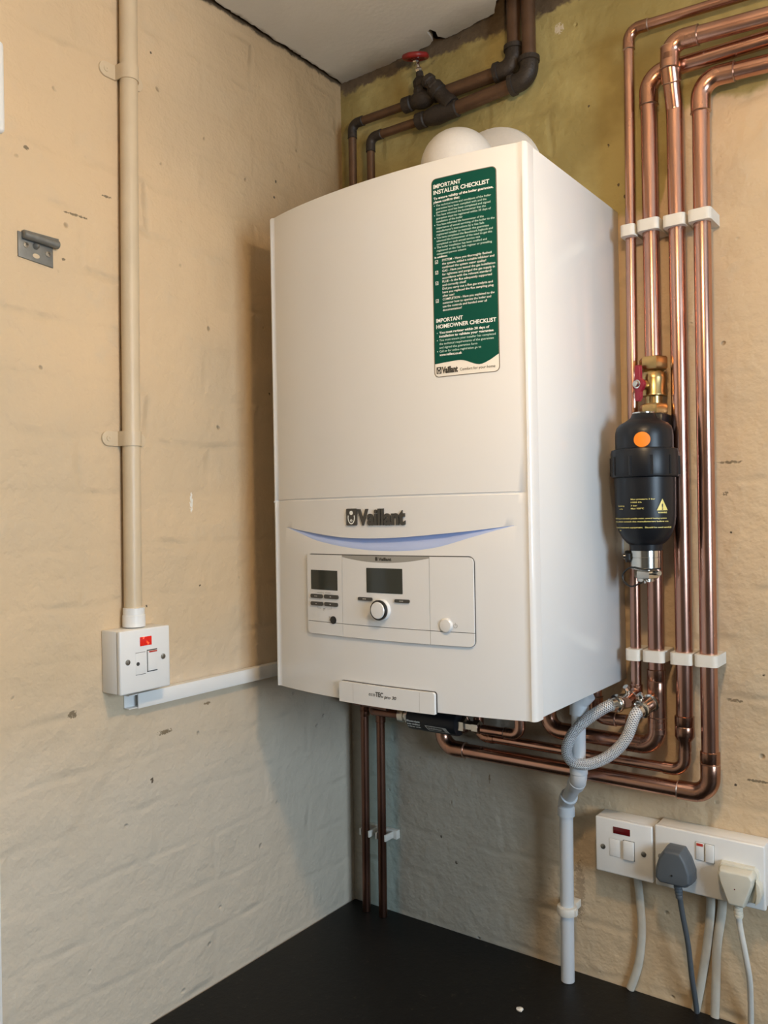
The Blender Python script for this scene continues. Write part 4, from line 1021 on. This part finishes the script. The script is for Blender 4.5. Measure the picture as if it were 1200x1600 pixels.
# hinge plate left on the wall
hg = thing('hinge', 'grey steel hinge plate screwed to the left wall', 'hinge', (0, -.64, 1.98))
zp = lambda y, z: (y, z)
MB().prism([(-.6665, 1.9735), (-.6175, 1.9690), (-.6175, 2.0020), (-.6665, 2.0060)], lambda a, b, d: (d, a, b), .0005, .0024, bev=.0004).build('leaf', 'steel', hg)
MB().cyl((.0068, -.6620, 2.0020), (.0068, -.6120, 1.9995), .0055, 18, bev=.001).box(.0020, -.6620, 2.0045, .0085, -.6125, 2.0075, .0006).build('barrel', 'steel', hg)
MB().lathe((.0022, -.6425, 1.9915), (1, 0, 0), [(.0045, 0), (.0035, .004), (.001, .006)], 12).build('knuckle', 'steel', hg)
for (yy_, zz_) in ((-.6560, 1.9900), (-.6250, 1.9855)): screw_part(hg, (.0022, yy_, zz_), (1, 0, 0), .0038)
ov = MB(); ov.prism(circ(-.6420, 1.9790, .0050, 20, .6), lambda a, b, d: (d, a, b), .0020, .0027); ov.build('slot', 'cream_paint_pipe', hg, smooth=False)
# pale box at the top of the left wall
t = MB().box(.0005, -.785, 2.112, .030, -.6955, 2.2260, .006, 4).build('wall_box', 'white_plastic')
tag(t, 'pale plastic box high on the left wall at the picture edge', 'box')

# ---------------------------------------------------------------- switch and double socket on the back wall
YB = -.0315; YF = -.0400
s1 = thing('fused_switch', 'white fused switch with a dark unlit neon left of the double socket', 'switch', (.548, 0, 1.087))
MB().box(.5055, YB, 1.0875, .5915, -.0005, 1.1690, .0015).build('back_box', 'white_plastic', s1)
MB().box(.5050, YF, 1.0870, .5920, YB - .0003, 1.1695, .0022, 3).build('front_plate', 'white_plastic', s1)
MB().box(.5330, YF - .0008, 1.1488, .5590, YF + .002, 1.1588, .0005).build('neon_lens', 'red_dark', s1)
fcr = MB().box(.5270, YF - .0006, 1.1140, .5435, YF + .002, 1.1400, .0003).build('fuse_carrier', 'white_plastic', s1)
MB().box(.5268, YF - .0003, 1.1137, .5438, YF + .001, 1.1403).build('carrier_gap', 'grey_print', fcr, smooth=False)
rk = MB().box(.5490, YF - .0040, 1.1140, .5650, YF + .002, 1.1415, .0012).build('rocker', 'white_plastic', s1)
MB().box(.5484, YF - .0004, 1.1133, .5656, YF + .001, 1.1421).build('rocker_gap', 'dark_gap', rk, smooth=False)
screw_part(s1, (.5168, YF + .0003, 1.1252), (0, -1, 0)); screw_part(s1, (.5790, YF + .0003, 1.1270), (0, -1, 0))
s2 = thing('double_socket', 'white double wall socket with two plugs in it', 'socket', (.67, 0, 1.087))
MB().box(.5965, YB, 1.0875, .7445, -.0005, 1.1735, .0015).build('back_box', 'white_plastic', s2)
MB().box(.5955, YF, 1.0865, .7455, YB - .0003, 1.1745, .0026, 3).build('front_plate', 'white_plastic', s2)
for i, (x_, hi) in enumerate(((.6545, 0), (.6680, 1))):
    r_ = MB().box(x_, YF - (.0018 if i == 0 else .0034), 1.1375, x_ + .0112, YF + .002, 1.1620, .0008).build('rocker', 'white_plastic', s2)
    MB().box(x_ - .0005, YF - .0004, 1.1368, x_ + .0117, YF + .001, 1.1626).build('rocker_gap', 'grey_print', r_, smooth=False)
    if i == 0: MB().box(x_ + .0012, YF - .0021, 1.1575, x_ + .0100, YF, 1.1612).build('red_mark', 'red_small', r_, smooth=False)
screw_part(s2, (.6040, YF + .0003, 1.1300), (0, -1, 0)); screw_part(s2, (.7290, YF + .0003, 1.1300), (0, -1, 0), .0046)

def cord(mb, P, r, flat=1.0): return mb.tube(catmull([V(p) for p in P], 10), r, 14, flat=flat)
# grey plug
pg = thing('plug', 'slate grey moulded plug in the left half of the double socket', 'plug', (.6295, YF, 1.10))
gx, gz = .6295, 1.1265
ol = [(-.0110, .0265), (.0115, .0265), (.0195, .0140), (.0255, -.0030), (.0255, -.0165), (.0185, -.0225), (-.0190, -.0225), (-.0250, -.0165), (-.0250, -.0030), (-.0195, .0140)]
bm = bmesh.new(); levels = [(0, 1.0), (.010, 1.03), (.022, 1.0), (.0285, .93), (.0305, .84)]; rings_ = []
for d, s in levels: rings_.append([bm.verts.new((gx + a * s, YF - d - (.0015 if (b < -.004 and d > .02) else 0), gz + b * s)) for a, b in ol])
for j in range(len(levels) - 1):
    for k in range(10): bm.faces.new((rings_[j][k], rings_[j][(k + 1) % 10], rings_[j + 1][(k + 1) % 10], rings_[j + 1][k]))
bm.faces.new(rings_[-1]); bm.faces.new(rings_[0][::-1])
bmesh.ops.bevel(bm, geom=[e for e in bm.edges], offset=.0010, segments=2, affect='EDGES', profile=.5)
MB().from_bm(bm).build('body', 'grey_plug', pg, ang=50)
MB().lathe((gx, YF - .0325, gz - .0075), (0, -1, 0), [(.0013, -.001), (.0009, .0003)], 10).build('screw_hole', 'black', pg)
mb = MB()
cp_ = V((gx + .0040, YF - .0185, gz - .0225))
for k in range(5): mb.lathe(cp_ + V((0.0002 * k, .0008 * k, .002 - k * .0046)), (0, .12, -1), [(.0060 - k * .00035, 0), (.0064 - k * .00035, .0006), (.0064 - k * .00035, .0030), (.0050, .0034), (.0050, .0046)], 16)
mb.build('cord_grip', 'grey_plug', pg)
mb = MB(); cord(mb, [cp_ + V((.001, .004, -.018)), (.6355, -.045, 1.055), (.6390, -.034, 1.010), (.6405, -.024, .960), (.6415, -.014, .925), (.6420, -.008, .9008)], .0038); mb.build('cord', 'grey_plug', pg)
# ivory plug
pw = thing('plug', 'ivory plug with side grips in the right half of the double socket', 'plug', (.712, YF, 1.10))
wx, wz = .7120, 1.1215
ol1 = [(-.0215, .0235), (.0215, .0235), (.0265, .0170), (.0270, -.0020), (.0215, -.0240), (-.0215, -.0180), (-.0265, .0000), (-.0255, .0170)]
ol2 = [(-.0200, .0200), (.0195, .0200), (.0235, .0140), (.0220, .0040), (.0110, -.0270), (-.0090, -.0270), (-.0200, .0030), (-.0225, .0140)]
mb = MB().prism(ol1, lambda a, b, d: (wx + a, YF - d, wz + b), 0, .009, bev=.0015)
mb.build('base', 'ivory_plug', pw)
bm = bmesh.new(); rings_ = []
for d, ol_, s in ((.0085, ol2, 1.02), (.018, ol2, 1.02), (.0245, ol2, .97), (.0262, ol2, .88)): rings_.append([bm.verts.new((wx + a * s, YF - d, wz + b * s)) for a, b in ol_])
for j in range(3):
    for k in range(8): bm.faces.new((rings_[j][k], rings_[j][(k + 1) % 8], rings_[j + 1][(k + 1) % 8], rings_[j + 1][k]))
bm.faces.new(rings_[-1]); bm.faces.new(rings_[0][::-1])
bmesh.ops.bevel(bm, geom=[e for e in bm.edges], offset=.0008, segments=2, affect='EDGES', profile=.5)
MB().from_bm(bm).build('cover', 'ivory_plug', pw, ang=50)
MB().prism([(.0245, .0100), (.0300, .0040), (.0320, -.0080), (.0290, -.0180), (.0230, -.0240), (.0250, -.0100)], lambda a, b, d: (wx + a, YF - .002 - d, wz + b), 0, .014, bev=.0012).build('side_grip', 'ivory_plug', pw)
MB().lathe((wx, YF - .0262, wz - .003), (0, -1, 0), [(.0013, -.001), (.0009, .0002)], 10).build('screw_hole', 'red_dark', pw)
cq = V((wx + .0015, YF - .0160, wz - .0265))
mb = MB()
for k in range(4): mb.lathe(cq + V((0, .0005 * k, .001 - k * .0048)), (0, .08, -1), [(.0062, 0), (.0064, .0006), (.0062, .0036), (.0056, .0040), (.0058, .0048)], 16)
mb.build('cord_grip', 'ivory_plug', pw)
mb = MB(); cord(mb, [cq + V((0, .003, -.017)), (.7145, -.050, 1.060), (.7195, -.044, 1.020), (.7215, -.034, .985), (.7190, -.020, .945), (.7160, -.008, .9008)], .0040); mb.build('cord', 'cable_clean', pw)
# flat cables dropping from the boxes
for P_, lab in (([(.5560, -.0065, 1.0865), (.5600, -.006, 1.040), (.5618, -.006, .9950), (.5560, -.006, .945), (.5420, -.006, .9008)], 'flat off-white cable curving down from the fused switch to the worktop'),
                ([(.6640, -.0065, 1.0865), (.6635, -.006, 1.055), (.6580, -.006, 1.005), (.6480, -.006, .945), (.6395, -.006, .9008)], 'flat off-white cable below the socket slanting left behind the grey cord'),
                ([(.6810, -.0065, 1.0865), (.6790, -.006, 1.055), (.6715, -.006, 1.005), (.6690, -.006, .950), (.6665, -.006, .9008)], 'flat off-white cable hanging straight down below the socket')):
    mb = MB(); cord(mb, P_, .0062, .55); tag(mb.build('cable', 'cable_white'), lab, 'cable')
